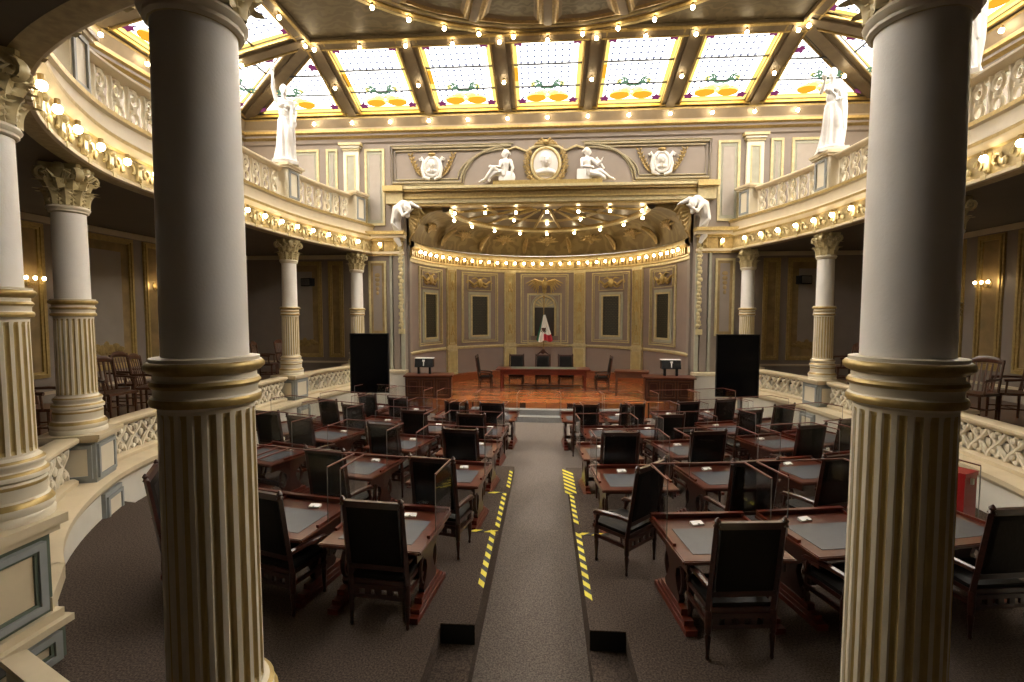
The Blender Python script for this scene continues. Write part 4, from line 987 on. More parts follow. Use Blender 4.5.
def head(m, c, fd, s=1., bun=True):
    """head facing fd (unit xy)"""
    c = V(c); f = V((fd[0], fd[1], 0)).normalized(); r = V((-f.y, f.x, 0)); R = Mx((r, f, V((0, 0, 1)))).transposed()
    P = lambda x, y, z: c+r*(x*s)+f*(y*s)+V((0, 0, z*s))
    m.ell(c, (.105*s, .135*s, .155*s), 0, 12, 9, R); m.ell(P(0, .04, -.09), (.075*s, .085*s, .075*s), 0, 10, 7, R)
    m.ell(P(0, .135, -.025), (.022*s, .035*s, .045*s), 0, 8, 6, R); m.ell(P(0, .115, -.085), (.04*s, .025*s, .016*s), 0, 8, 5, R); m.ell(P(0, .10, .035), (.085*s, .04*s, .02*s), 0, 8, 5, R)
    for e in (-1, 1): m.ell(P(e*.042, .108, .005), (.022*s, .02*s, .014*s), 0, 8, 5, R); m.ell(P(e*.105, -.0, -.01), (.018*s, .03*s, .04*s), 0, 6, 5, R)
    m.ell(P(0, -.03, .05), (.125*s, .15*s, .135*s), 0, 12, 8, R)
    if bun: m.ell(P(0, -.17, .03), (.07*s, .07*s, .07*s), 0, 8, 6, R)
    limb(m, [P(0, -.01, -.1), P(0, -.02, -.24)], [.065*s, .075*s])
def robe(m, pts, folds=9, amp=.09, sq=.8, ph=0.):
    """draped skirt: rings of (z, rx, cx, cy)"""
    n = 48; vs = []; fs = []
    for z, r, cx, cy in pts:
        for k in range(n):
            a = 2*pi*k/n; q = 1+amp*sin(folds*a+ph+1.2*z)*(1.25-z*.35)+.03*sin(17*a+z*5)
            vs.append((cx+r*q*cos(a), cy+r*q*sq*sin(a), z))
    for i in range(len(pts)-1):
        for k in range(n): fs.append((i*n+k, i*n+(k+1) % n, (i+1)*n+(k+1) % n, (i+1)*n+k))
    fs.append(tuple(range(n-1, -1, -1))); fs.append(tuple(range((len(pts)-1)*n, len(pts)*n))); m.add(vs, fs)
def woman(pose):
    m = MB(); m.lathe([(.42, 0), (.42, .06), (.38, .08)], 20)
    robe(m, [(.06, .37, 0, .02), (.2, .34, 0, .02), (.5, .30, .02, 0), (.85, .28, .03, -.02), (1.12, .25, .02, 0), (1.32, .19, 0, 0)])
    m.ell((.12, -.16, .78), (.13, .13, .34), 0, 12, 8); m.ell((0, 0, 1.2), (.235, .175, .2), 0, 12, 8); m.ell((0, .0, 1.48), (.19, .14, .26), 0, 12, 9); m.ell((0, .0, 1.72), (.235, .145, .17), 0, 12, 9)
    for s in (-1, 1): m.ell((s*.095, -.115, 1.66), (.08, .075, .08), 0, 10, 7)
    m.tube([(-.19, -.05, 1.78), (.05, -.16, 1.5), (.2, -.06, 1.25)], [.03, .035, .03], 6); m.tube([(.2, 0, 1.8), (.23, -.12, 1.45), (.26, -.14, 1.1), (.30, -.1, .6)], [.05, .06, .07, .05], 8)
    limb(m, [(-.21, 0, 1.80), (0, .01, 1.86), (.21, 0, 1.80)], [.085, .085, .085])
    if pose == 'torch':
        head(m, (.0, -.04, 2.12), (.25, -1), 1.05)
        limb(m, [(-.24, 0, 1.82), (-.34, -.06, 2.16), (-.33, -.10, 2.46)], [.078, .062, .042]); hand(m, (-.33, -.10, 2.48), (0, -.1, 1), (1, 0, 0), 1.1)
        m.tube([(-.33, -.11, 2.44), (-.33, -.11, 2.62), (-.33, -.11, 2.66)], [.025, .035, .07], 8); m.ell((-.33, -.11, 2.72), (.06, .06, .11), 0, 8, 7)
        limb(m, [(.25, 0, 1.82), (.35, .02, 1.52), (.33, -.14, 1.26)], [.078, .062, .042]); hand(m, (.33, -.14, 1.25), (0, -.15, -1), (1, 0, 0), 1.1)
    else:
        head(m, (-.03, -.05, 2.12), (-.5, -1), 1.05)
        limb(m, [(-.24, 0, 1.82), (-.36, -.14, 1.62), (-.30, -.36, 1.84)], [.078, .062, .042]); hand(m, (-.30, -.37, 1.86), (0, -.25, 1), (1, 0, 0), 1.1)
        m.ell((-.33, -.42, 1.98), (.09, .06, .07), 0, 8, 6)
        limb(m, [(.25, 0, 1.82), (.36, .0, 1.5), (.20, -.22, 1.36)], [.078, .062, .042]); hand(m, (.18, -.24, 1.36), (-1, -.4, 0), (0, 0, 1), 1.1)
        m.tube([(.3, 0, 1.75), (.36, .02, 1.2), (.34, .02, .6), (.3, .02, .15)], [.07, .09, .10, .08], 8)
    return sculpt(m, .016)
W1, W2 = woman('torch'), woman('draped')
STZ = 7.195
def statue(me, x, y, rz, label, sc_=1.):
    t = thing('statue', label, 'statue', (x, y, STZ), rz, 'white statues on the upper balcony')
    m = MB(); m.box(-.34, .34, -.33, .33, -.005, .08); m.build('statue_base', ['white'], t, smooth=False)
    o = link('figure', me, t); o.location = (0, 0, .075); o.scale = (sc_*.86, sc_*.9, sc_)
xl, yl = off(idx(2), -.02); xr, yr = off(idx(11), -.02); xe, ye = off(idx(10), -.02)
statue(W1, xl, yl, rad(28), 'white statue of a robed woman raising a torch on the left balcony', .94)
statue(W2, xr, yr, rad(-18), 'white statue of a draped woman on the right balcony by the stage', .91)
statue(W2, xe, ye, rad(-45), 'white draped statue partly hidden behind the right foreground column', .98)

def seated(s):
    """relief figure, local x to the viewer's right, y towards the wall; s=-1 legs to the left"""
    m = MB()
    if s < 0:
        hip, kn, ft = (-.02, -.12, .22), (-.36, -.24, .42), (-.66, -.2, .06); kn2, ft2 = (-.38, -.12, .30), (-.74, -.1, .04)
    else:
        hip, kn, ft = (.06, -.12, .22), (.42, -.24, .26), (.74, -.2, .05); kn2, ft2 = (.40, -.10, .20), (.80, -.12, .03)
    for k, f in ((kn, ft), (kn2, ft2)):
        limb(m, [hip, k], [.10, .078]); limb(m, [k, tuple(k[i]*.5+f[i]*.5 for i in range(3)), f], [.07, .066, .038])
        limb(m, [f, (f[0]+s*.10, f[1]-.03, f[2]-.03)], [.036, .026])
    ch = (hip[0]+.05*(-s), -.12, .58)
    limb(m, [hip, (hip[0]*.6+ch[0]*.4, -.12, .40), ch], [.135, .115, .14]); limb(m, [(ch[0]-.13, -.12, .66), (ch[0]+.13, -.12, .66)], [.07, .07])
    head(m, (ch[0]+s*.02, -.14, .88), (s, -.35), .80)
    a1 = (ch[0]+s*.16, -.18, .64); a2 = (ch[0]-s*.16, -.14, .64)
    if s < 0:
        limb(m, [a1, (-.16, -.26, .44), (-.38, -.26, .46)], [.06, .05, .035]); hand(m, (-.39, -.26, .46), (-1, 0, .1), (0, 0, 1), .8)
        limb(m, [a2, (.26, -.18, .42), (.20, -.22, .20)], [.06, .05, .035]); hand(m, (.20, -.22, .19), (-.2, 0, -1), (1, 0, 0), .8)
        m.ell((.16, -.2, .12), (.19, .05, .20), 0, 14, 8); m.ell((.0, -.06, .10), (.2, .1, .12), 0, 10, 6)
        m.tube([(-.1, -.2, .30), (-.3, -.2, .28), (-.5, -.18, .12), (-.52, -.17, .0)], [.08, .08, .06, .05], 7)
    else:
        limb(m, [a1, (.34, -.26, .46), (.46, -.26, .56)], [.06, .05, .035]); hand(m, (.46, -.26, .57), (.5, 0, 1), (0, 1, 0), .8)
        limb(m, [a2, (-.16, -.2, .42), (.10, -.27, .38)], [.06, .05, .035]); hand(m, (.10, -.27, .38), (1, 0, 0), (0, 0, 1), .8)
        m.T = Mx.Translation((.42, -.22, .50)) @ Mx.Rotation(rad(-35), 4, 'Y'); m.box(-.04, .04, -.03, .03, -.22, .22); m.T = Mx.Identity(4)
        m.tube([(.1, -.2, .2), (.4, -.22, .14), (.55, -.2, .05), (.56, -.18, .0)], [.12, .10, .08, .06], 8)
    m.box(*((-.20, .06) if s < 0 else (-.22, .16)), -.2, -.02, 0, .16)
    return sculpt(m, .012, it=2)
for s, x, lab in ((-1, -1.45, 'white seated figure with a round shield, left of the central frieze medallion'), (1, 1.33, 'white seated figure holding a tablet, right of the central frieze medallion')):
    t = thing('relief_figure', lab, 'sculpture', (x, YB-.02, 7.56)); o = link('figure', seated(s), t); o.scale = (1.06,)*3
    m = MB(); 
    if s > 0: m.box(-.32, -.02, -.3, 0, -.0, .34)
    else: m.box(-.12, .16, -.24, 0, -.0, .12)
    m.build('seat_block', ['white'], t, smooth=False)

def medallion(x, z, rx, rz_, label, big):
    t = thing('portrait_medallion', label, 'medallion', (x, YB, z), 0, 'portrait medallions of the frieze')
    m = MB(); n = 28; ring = lambda a, y: [(a*rx*cos(2*pi*k/n), y, a*rz_*sin(2*pi*k/n)) for k in range(n)]
    m.strip([ring(1, 0), ring(1, -.05), ring(.93, -.07)], 0, closed=True); m.add(ring(.93, -.07), [tuple(range(n))]); m.build('medallion_disc', ['white'], t)
    m = MB(); m.tube(ring(1.06, -.05), .06, 8, 0, closed=True); m.tube(ring(1.0, -.09), .022, 6, 1, closed=True); m.build('oval_frame', ['palegold' if big else 'white', 'gold' if big else 'white'], t)
    m = MB(); head(m, (0, -.13, rz_*.20), (.9 if not big else .35, -1), rz_/.36*1.05); limb(m, [(-rx*.55, -.06, -rz_*.55), (0, -.08, -rz_*.45), (rx*.55, -.06, -rz_*.55)], [rz_*.2, rz_*.28, rz_*.2])
    link('bust', sculpt(m, .014, it=2), t)
    if big:
        for s in (-1, 1):
            m = MB(); m.tube([(s*.05, -.06, rz_*1.25), (s*rx*.9, -.06, rz_*1.12), (s*rx*1.5, -.05, rz_*.85), (s*rx*2.3, -.04, rz_*1.15), (s*rx*2.9, -.04, rz_*1.0)], [.05, .05, .04, .045, .03], 6)
            m.build('gilt_scroll', ['palegold'], t)
        m = MB(); m.ell((0, -.1, rz_*1.38), (.13, .1, .10), 0)
        for s in (-1, 1):
            for q in range(3): m.tube([(0, -.08, rz_*1.3), (s*(.15+.09*q), -.1, rz_*(1.62-.15*q)), (s*(.22+.1*q), -.06, rz_*(1.5-.17*q))], [.05, .05, .02], 6)
        m.build('crown_ornament', ['golddk'], t)
        for s in (-1, 1):
            m = MB()
            for q in range(8):
                a = rad(-62+13*q); r0 = 1.22; c = V((s*rx*r0*cos(a), -.05, rz_*r0*sin(a))); L = .30-.01*q
                for e in (-1, 0, 1): m.tube([c, c+V((s*L*.5*cos(a+.5*e), -.03, L*.5*sin(a+.5*e)+.05)), c+V((s*L*cos(a+.6*e), .0, L*sin(a+.6*e)+.10))], [.02, .042, .008], 5, 0, flat=.6)
            m.build('laurel_spray', ['golddk'], t)
    else:
        m = MB()
        for s in (-1, 1): m.tube([(s*.08, -.06, -rz_*1.4), (s*rx*1.1, -.07, -rz_*1.15), (s*rx*1.35, -.07, -rz_*.2), (s*rx*1.15, -.07, rz_*.55), (s*rx*1.5, -.06, rz_*1.0), (s*rx*1.75, -.06, rz_*.85), (s*rx*1.6, -.06, rz_*.65)], [.05, .07, .06, .055, .05, .04, .03], 6)
        m.build('scroll_cartouche', ['white'], t)
        m = MB(); m.ell((0, -.09, rz_*1.28), (.14, .08, .07), 0, 8, 6); m.build('crown_ornament', ['golddk'], t)
        for s in (-1, 1):
            m = MB(); st = [V((s*(rx*1.2+.42*u), -.03, rz_*(-1.15+2.3*u**1.6))) for u in [q/8 for q in range(9)]]; m.tube(st, .018, 5)
            for q in range(1, 9):
                for e in (-1, 1): m.tube([st[q], st[q]+V((s*.05+e*.06, -.03, .07)), st[q]+V((s*.04+e*.10, 0, .14))], [.015, .035, .006], 5, 0, flat=.6)
            m.build('leaf_spray', ['golddk'], t)
medallion(-.05, 8.16, .45, .52, 'large oval portrait medallion with gilt crown at the centre of the frieze', True)
medallion(-4.02, 8.16, .25, .31, 'small white portrait medallion with leaf sprays on the left of the frieze', False)
medallion(3.86, 8.16, .25, .31, 'small white portrait medallion with leaf sprays on the right of the frieze', False)

for s, side in SIDE:        # bending figures under the ends of the entablature, with garlands
    t = thing('corbel_figure', 'white bending corbel figure under the %s end of the stage entablature' % side, 'sculpture', (s*5.2, YB-.02, 5.9))
    m = MB(); q = -s
    limb(m, [(0, -.14, -.05), (q*-.06, -.22, .28), (q*.04, -.30, .58), (q*.22, -.32, .72)], [.10, .15, .17, .15])
    head(m, (q*.36, -.40, .60), (q, -.8), .85); limb(m, [(q*.10, -.42, .62), (q*.25, -.50, .40), (q*.42, -.42, .52)], [.07, .055, .04]); hand(m, (q*.42, -.42, .53), (q, 0, .6), (0, 1, 0), .8)
    limb(m, [(q*.16, -.16, .74), (q*.40, -.22, .78), (q*.58, -.16, .70)], [.09, .075, .05]); hand(m, (q*.58, -.16, .70), (q, 0, -.3), (0, 1, 0), .8)
    m.tube([(0, -.14, 0), (q*-.05, -.16, -.22), (q*.05, -.12, -.42)], [.11, .10, .05], 9); limb(m, [(q*-.04, -.34, .5), (q*-.10, -.40, .2), (q*.05, -.34, .05)], [.06, .05, .035])
    o = link('figure', sculpt(m, .014, it=2), t); o.scale = (1.2,)*3
    m = MB(); m.T = Mx.Scale(1.25, 4)
    for k in range(7): m.tube([(q*.30, -.1, .62-.07*k), (q*(.6-.03*k), -.12, .62-.11*k), (q*(.75-.08*k), -.06, .45-.12*k)], [.04, .055, .01], 5, 0, flat=.6)
    m.build('gilt_foliage', ['golddk'], t)
    t = thing('garland', 'long carved cream garland hanging down the %s jamb of the stage arch' % side, 'garland', (s*5.16, YB-.10, 2.45))
    m = MB(); m.tube([(0, -.02, 3.2), (q*.02, -.02, 1.6), (q*.03, -.02, 0)], [.03, .03, .03], 6)
    for k in range(24): 
        z = 3.15-.13*k; w = .05+.035*abs(sin(k*.45)); m.ell((.03*sin(k*2.4), -.03, z), (w, .05, .075), 0, 8, 5)
        m.ell((w*.8*(1 if k % 2 else -1), -.03, z+.04), (.035, .03, .045), 0, 6, 5)
    m.box(-.09, .12, -.06, .04, -.14, .04); m.build('carved_rope', ['palegold'], t)

# ------------------------------------------------------------------ desks, chairs, screens
def make_desk():
    t = thing('desk', 'desk', 'desk', (0, 0, 0), 0, 'desks of the chamber')
    W, D, H = .52, .48, .745
    m = MB(); m.box(-W, W, -D, D, H-.035, H, 0)
    for (x0, x1, y0, y1) in ((-W, W, -D-.012, -D), (-W-.012, -W, -D, D), (W, W+.012, -D, D)): m.box(x0, x1, y0, y1, H-.03, H-.008, 0)
    m.build('desktop', ['woodtop'], t, smooth=False)
    m = MB(); m.box(-W, W, D-.035, D, H, H+.045, 0); m.box(-W, W, D-.05, D+.006, H+.045, H+.055, 0)
    for s in (-1, 1): a, c = sorted((s*W, s*(W-.03))); m.box(a, c, -D+.28, D, H, H+.03, 0)
    m.build('raised_rim', ['woodred'], t, smooth=False)
    m = MB(); m.box(-W+.13, W-.13, -D+.12, D-.30, H, H+.004, 0); m.build('leather_pad', ['pad'], t, smooth=False)
    m = MB()
    m.box(-W+.06, W-.06, D-.075, D-.05, H-.15, H-.035, 0); m.box(-W+.06, W-.06, -D+.05, -D+.075, H-.07, H-.035, 0)
    for s in (-1, 1): m.box(*sorted((s*(W-.05), s*(W-.075))), -D+.06, D-.06, H-.15, H-.035, 0)
    m.build('apron', ['wood'], t, smooth=False)
    for s in (-1, 1):
        x = s*(W-.10)
        m = MB()
        prof = [(-.17, .16), (-.20, .22), (-.13, .30), (-.09, .40), (-.11, .48), (-.20, .56), (-.30, .60), (-.30, H-.035), (.30, H-.035), (.30, .60), (.20, .56), (.11, .48), (.09, .40), (.13, .30), (.20, .22), (.17, .16)]
        m.prism(prof[::-1], x-.028, x+.028, 0, 'x')
        for e in (-1, 1):       # lyre scrolls
            pts = [(x, e*(.12+.11*sin(rad(a))), .40-.16*cos(rad(a))) for a in range(-10, 200, 30)]; m.tube(pts, .022, 6, 0, flat=1.2)
        p = m.build('trestle', ['wood'], t, ang=25)
        m = MB()
        for q, (l, w, z0, z1) in enumerate(((.44, .055, 0, .055), (.37, .045, .055, .105), (.28, .038, .105, .165))): m.box(x-w, x+w, -l, l, z0, z1, 0)
        m.build('sled_foot', ['woodred'], p, smooth=False)
    m = MB(); m.box(-W+.10, W-.10, -.03, .03, .20, .27, 0); m.build('stretcher', ['wood'], t, smooth=False)
    return t
def make_chair(lea='leather', wood='wood', name='legislator_chair', armw='wood'):
    """high-backed armchair; faces +y; origin at the floor under the seat centre"""
    t = thing(name, 'chair', 'chair', (0, 0, 0), 0, 'high-backed leather chairs of the chamber')
    W = .285
    m = MB(); m.box(-W, W, -.24, .26, .40, .44, 0); o = m.build('seat_frame', [wood], t, smooth=False)
    m = MB(); rows = []
    for z, i in ((.44, 0), (.475, .0), (.495, .03), (.50, .08)): rows.append([(sx*(W-.01-i), y, z) for sx, y in ((-1, -.22+i), (1, -.22+i), (1, .25-i), (-1, .25-i))])
    m.strip(rows, 0, closed=True); m.add(rows[-1], [(0, 1, 2, 3)]); m.build('seat', [lea], t, ang=50)
    lean = lambda z: -.24-.13*max(0, z-.42)/.8
    for s in (-1, 1):
        m = MB(); m.tube([(s*W, lean(z), z) for z in (.42, .8, 1.20)], [.030, .028, .026], 4, 0); m.tube([(s*W, lean(1.2), 1.19), (s*W, lean(1.22), 1.215), (s*W, lean(1.24), 1.235), (s*W, lean(1.26), 1.265)], [.034, .02, .03, .006], 8, 0)
        m.build('back_post', [wood], t, ang=40)
    for z, h in ((1.165, .06), (.56, .05)):
        m = MB(); a, c = z, z+h; m.add([(sx*(W-.01), lean(zz)+yy, zz) for sx in (-1, 1) for zz in (a, c) for yy in (-.022, .022)], [(0, 1, 3, 2), (4, 6, 7, 5), (0, 4, 5, 1), (2, 3, 7, 6), (0, 2, 6, 4), (1, 5, 7, 3)])
        m.build('back_rail', [wood], t, smooth=False)
    m = MB(); rows = []
    P = lambda x, z, yo: (x, lean(z)+yo, z)
    x0 = W-.035
    rows = [[P(-x0, .60, e*.016), P(x0, .60, e*.016), P(x0, 1.17, e*.016), P(-x0, 1.17, e*.016)] for e in (-1, 1)]
    f = [P(-x0+.05, .66, .04), P(x0-.05, .66, .04), P(x0-.05, 1.11, .04), P(-x0+.05, 1.11, .04)]
    bk = [P(-x0+.04, .65, -.024), P(x0-.04, .65, -.024), P(x0-.04, 1.12, -.024), P(-x0+.04, 1.12, -.024)]
    m.strip([bk, rows[0], rows[1], f], 0, closed=True); m.add(bk, [(0, 1, 2, 3)]); m.add(f, [(3, 2, 1, 0)])
    m.build('backrest', [lea], t, ang=40)
    for s in (-1, 1):
        m = MB(); x = s*(W+.005)
        m.tube([(x, lean(.66)+.01, .635), (x, -.08, .63), (x, .08, .615), (x, .19, .60), (x, .225, .58), (x, .20, .562)], [.026, .028, .03, .032, .028, .016], 7, 0, flat=1.2)
        m.tube([(x, .16, .60), (x, .175, .55), (x, .19, .50), (x, .20, .44)], [.022, .028, .018, .026], 8, 0)
        m.build('armrest', [armw], t)
    for s in (-1, 1):
        m = MB(); m.lathe([(.016, 0), (.022, .02), (.015, .04), (.020, .10), (.026, .18), (.030, .23), (.022, .25), (.032, .27), (.032, .42)], 10, (s*(W-.03), .22, 0)); m.build('front_leg', [wood], t, ang=40)
        m = MB(); m.lathe([(.014, 0), (.020, .02), (.014, .05), (.022, .14), (.027, .20), (.020, .22), (.029, .24), (.029, .43)], 10, (s*(W-.0), -.24, 0)); m.build('rear_leg', [wood], t, ang=40)
    m = MB()
    for y in (-.24,):
        m.box(-W, W, y-.015, y+.015, .36, .40, 0); m.box(-W, W, y-.015, y+.015, .27, .305, 0)
        for q in range(5): x = -W+.06+(2*W-.12)*q/4; m.box(x-.028, x+.028, y-.012, y+.012, .30, .365, 0)
    for s in (-1, 1): m.box(s*W-.014, s*W+.014, -.24, .22, .30, .335, 0)
    m.build('pierced_stretcher', [wood], t, smooth=False)
    return t
def make_screen():
    """u-shaped clear acrylic screen standing on a desk: back sheet and two wings; origin on the desktop centre"""
    t = thing('acrylic_screen', 'screen', 'protective screen', (0, 0, 0), 0, 'clear acrylic screens on the desks')
    W, D, H, g = .53, .47, .60, .004
    m = MB(); m.box(-W, W, D-g, D+g, .0, H, 0); m.box(-W, W, D-g-.004, D+g+.004, H, H+.014, 1); m.build('back_sheet', ['acrylic', 'edge'], t, smooth=False)
    for s in (-1, 1):
        m = MB(); m.box(s*W-g, s*W+g, D-.52, D-g, .0, H, 0); m.box(s*W-g-.004, s*W+g+.004, D-.52, D, H, H+.014, 1); m.box(s*W-g-.0005, s*W+g+.0005, D-.525, D-.52, 0, H, 2); m.build('wing_sheet', ['acrylic', 'edge', 'edge_clear'], t, smooth=False)
    return t
def make_console():
    t = thing('desk_console', 'console', 'console', (0, 0, 0), 0, 'small white devices on the desks')
    m = MB(); m.prism([(-.035, 0), (.035, 0), (.035, .03), (-.035, .016)], -.065, .065, 0, 'x'); m.build('console_body', ['whiteplastic'], t, smooth=False)
    m = MB(); m.cbox((.0, .035, .023), (.02, .014, .004), 0); m.cbox((.0, -.035, .023), (.02, .014, .004), 0); m.build('buttons', ['black_plastic'], t, smooth=False)
    return t
TIERZ = {1: 0., 2: -.133, 3: -.266, 4: -.4, 5: -.4}
DESK = {  # row: (base y, curve, left xs, right xs)
    1: (4.83, .035, [-1.66, -2.87, -3.78], [1.73, 2.96, 4.20]),
    2: (6.98, .040, [-1.42, -2.95, -4.70], [1.25, 2.60, 4.00, 5.30]),
    3: (8.82, .045, [-1.43, -2.85, -4.55, -5.75], [1.14, 2.66, 4.50, 5.65]),
    4: (10.78, .040, [-1.46, -2.75, -4.15, -5.35], [1.35, 2.48, 4.20, 5.35]),
    5: (12.40, .035, [-1.28, -2.38, -3.80, -4.95], [.90, 2.00, 3.40, 4.52]),
}
D0, S0, K0 = make_desk(), make_screen(), make_console()
first = True
rowname = {1: 'nearest row', 2: 'second row', 3: 'third row', 4: 'fourth row', 5: 'stage-side row'}
place = {0: 'next to the aisle', 1: 'second from the aisle', 2: 'third from the aisle', 3: 'fourth from the aisle'}
for r, (by, cu, lx, rx) in DESK.items():
    for side, xs in (('left', lx), ('right', rx)):
        for q, x in enumerate(xs):
            rz = math.atan(2*cu*x)*.9; y = by+cu*x*x; z = TIERZ[r]
            w = '%s %s of the aisle, %s' % (rowname[r], side, place[q].replace(' the aisle', ' it').replace(' from', ' from') if q else 'the innermost')
            ld = 'dark red desk in the %s' % w
            if first: d, s_, k_ = D0, S0, K0
            else: d, s_, k_ = dup(D0), dup(S0), dup(K0)
            first = False
            d.location = (x, y, z); d.rotation_euler = (0, 0, rz); d['label'] = ld
            s_.location = (x, y, z+.747); s_.rotation_euler = (0, 0, rz); s_['label'] = 'clear desk screen in the %s' % w
            k = (.12 if side == 'left' else -.08); c, sn = cos(rz), sin(rz); ky = .28
            k_.location = (x+k*c-ky*sn, y+k*sn+ky*c, z+.7455); k_.rotation_euler = (0, 0, rz+.15); k_['label'] = 'small white desk device in the %s' % w
C0 = make_chair(); C0.scale = (1, 1, 1.045)
CH = {  # row: floor z, [(x of back top, y of back top, extra turn deg)]
    1: (0., [(-1.60, 4.28, 2), (-2.80, 4.46, -4), (-4.34, 4.98, -40)], [(1.70, 4.08, -2), (2.97, 4.36, 0), (4.22, 4.55, -10)]),
    2: (0., [(-1.37, 5.66, -6), (-2.82, 5.92, 0)], [(1.20, 5.60, 40), (2.46, 5.82, 0), (3.62, 6.14, 4)]),
    3: (-.133, [(-1.39, 7.66, 0), (-2.75, 7.92, 0), (-4.50, 8.46, 2), (-5.36, 8.86, 10)], [(1.17, 7.64, 0), (2.58, 7.82, 0), (4.45, 8.38, 0), (5.40, 8.92, 0)]),
    4: (-.266, [(-1.50, 9.50, 0), (-2.74, 9.76, 0), (-4.25, 10.28, 0), (-5.10, 10.9, 0)], [(2.46, 9.72, 0), (4.24, 10.3, 0), (5.22, 10.95, 0)]),
    5: (-.4, [(-1.30, 11.42, 0), (-2.18, 11.55, 0), (-3.78, 12.0, 0), (-4.75, 12.45, 0)], [(.94, 11.4, 0), (2.03, 11.5, 0), (3.45, 11.95, 0), (4.47, 12.35, 0)]),
}
first = True
for r, (z, L, Rr) in CH.items():
    for side, xs in (('left', L), ('right', Rr)):
        for q, (x, y, ex) in enumerate(xs):
            rz = math.atan(2*.045*x)*.9+rad(ex)
            o = C0 if first else dup(C0); first = False
            cx, cy = x-(-.345)*-sin(rz), y+.345*cos(rz)
            cx = x+(-sin(rz))*.345
            o.location = (cx, cy, z); o.rotation_euler = (0, 0, rz)
            pl_ = place[q]
            if r == 4 and side == 'right': pl_ = place[q+1]
            if r == 1 and side == 'left' and q == 2: pl_ = 'behind the foreground column'
            if r == 1 and side == 'right' and q == 2: pl_ = 'at the picture edge'
            o['label'] = 'high-backed leather chair in the %s %s of the aisle, %s' % (rowname[r], side, {'next to the aisle': 'the innermost'}.get(pl_, pl_.replace(' the aisle', ' it')))

# hazard tape along the aisle edges
def tape(p0, p1, z, w, label, n=None):
    """flat strip with slanted yellow and black bands"""
    p0, p1 = V(p0), V(p1); L = (p1-p0).length; d = (p1-p0)/L; nn = V((-d.y, d.x)); m = MB(); k = n or max(2, int(L/.10)); w = w*1.3
    for i in range(k):
        a, c = L*i/k, L*(i+1)/k; sl = w*.62
        q = [p0+d*(a-sl)+nn*(-w/2), p0+d*(c-sl)+nn*(-w/2), p0+d*(c+sl)+nn*(w/2), p0+d*(a+sl)+nn*(w/2)]
        vs = [(p.x, p.y, z) for p in q]+[(p.x, p.y, z+.004) for p in q]
        m.add(vs, [(3, 2, 1, 0), (4, 5, 6, 7), (0, 1, 5, 4), (1, 2, 6, 5), (2, 3, 7, 6), (3, 0, 4, 7)], i % 2)
    return tag(m.build('hazard_tape', ['yellow', 'tapeblack'], smooth=False), label, 'warning tape', 'hazard tape along the aisle')
tape((-.715, 5.15), (-.725, 6.50), 0.001, .055, 'yellow and black tape on the left aisle edge, nearest strip')
tape((-.715, 6.95), (-.725, 8.30), -.132, .055, 'yellow and black tape on the left aisle edge, middle strip')
tape((-.715, 8.95), (-.725, 9.97), -.265, .055, 'yellow and black tape on the left aisle edge, farthest strip')
tape((-1.02, 6.50), (-.70, 6.49), 0.002, .05, 'short yellow and black tape across the nearest left step edge')
tape((-.98, 8.30), (-.70, 8.29), -.131, .05, 'short yellow and black tape across the second left step edge')
tape((.455, 5.0), (.445, 6.50), 0.001, .055, 'yellow and black tape on the right aisle edge, nearest strip')
tape((.455, 7.15), (.445, 8.25), -.132, .055, 'yellow and black tape on the right aisle edge, middle strip')
tape((.455, 8.62), (.445, 9.95), -.265, .16, 'wide yellow and black tape patch on the right aisle edge')
tape((.46, 6.50), (.86, 6.51), 0.002, .05, 'short yellow and black tape across the right step edge')

# ------------------------------------------------------------------ stage furniture
SZ = .1
t = thing('presidium_table', 'long red wooden table on the stage', 'table', (-.13, 18.55, SZ))
m = MB(); m.box(-1.76, 1.76, -.42, .42, .78, .84, 0); m.box(-1.79, 1.79, -.45, .45, .80, .825, 0); m.build('tabletop', ['woodred'], t, smooth=False)
m = MB()
for s in (-1, 1): m.box(-1.62, 1.62, *sorted((s*.37, s*.34)), .62, .78, 0); m.box(*sorted((s*1.62, s*1.59)), -.37, .37, .62, .78, 0)
m.build('apron', ['woodred'], t, smooth=False)
for x in (-1.58, 1.58):
    for y in (-.33, .33):
        m = MB(); m.box(x-.05, x+.05, y-.05, y+.05, .56, .78, 0); m.lathe([(.03, 0), (.045, .03), (.035, .06), (.05, .2), (.06, .38), (.04, .46), (.055, .5), (.05, .57)], 12, (x, y, 0)); m.build('leg', ['woodred'], t, ang=40)
m = MB(); m.box(-1.5, 1.5, -.03, .03, .14, .19, 0); m.build('stretcher', ['wood'], t, smooth=False)
m = MB(); m.box(-1.25, 1.25, -.30, .32, .84, .846, 0); m.build('green_cloth_inlay', ['green'], t, smooth=False)
C1 = dup(C0, (-1.20, 19.15, SZ), pi, 'dark leather armchair behind the stage table, on the left'); C1['group'] = 'chairs of the stage table'
dup(C1, (.77, 19.15, SZ), pi, 'dark leather armchair behind the stage table, on the right')
ct = dup(C1, (-.14, 19.2, SZ), pi, 'tall dark leather armchair with carved crest behind the middle of the stage table')
m = MB(); m.tube([(-.24, -.385, 1.22), (-.12, -.39, 1.30), (0, -.39, 1.40), (.12, -.39, 1.30), (.24, -.385, 1.22)], [.02, .035, .05, .035, .02], 7); m.ell((0, -.39, 1.34), (.10, .03, .10)); m.build('carved_crest', ['wood'], ct)
dup(C1, (-2.36, 18.7, SZ), -pi/2, 'dark leather armchair at the left end of the stage table')
dup(C1, (2.12, 18.7, SZ), pi/2, 'dark leather armchair at the right end of the stage table')
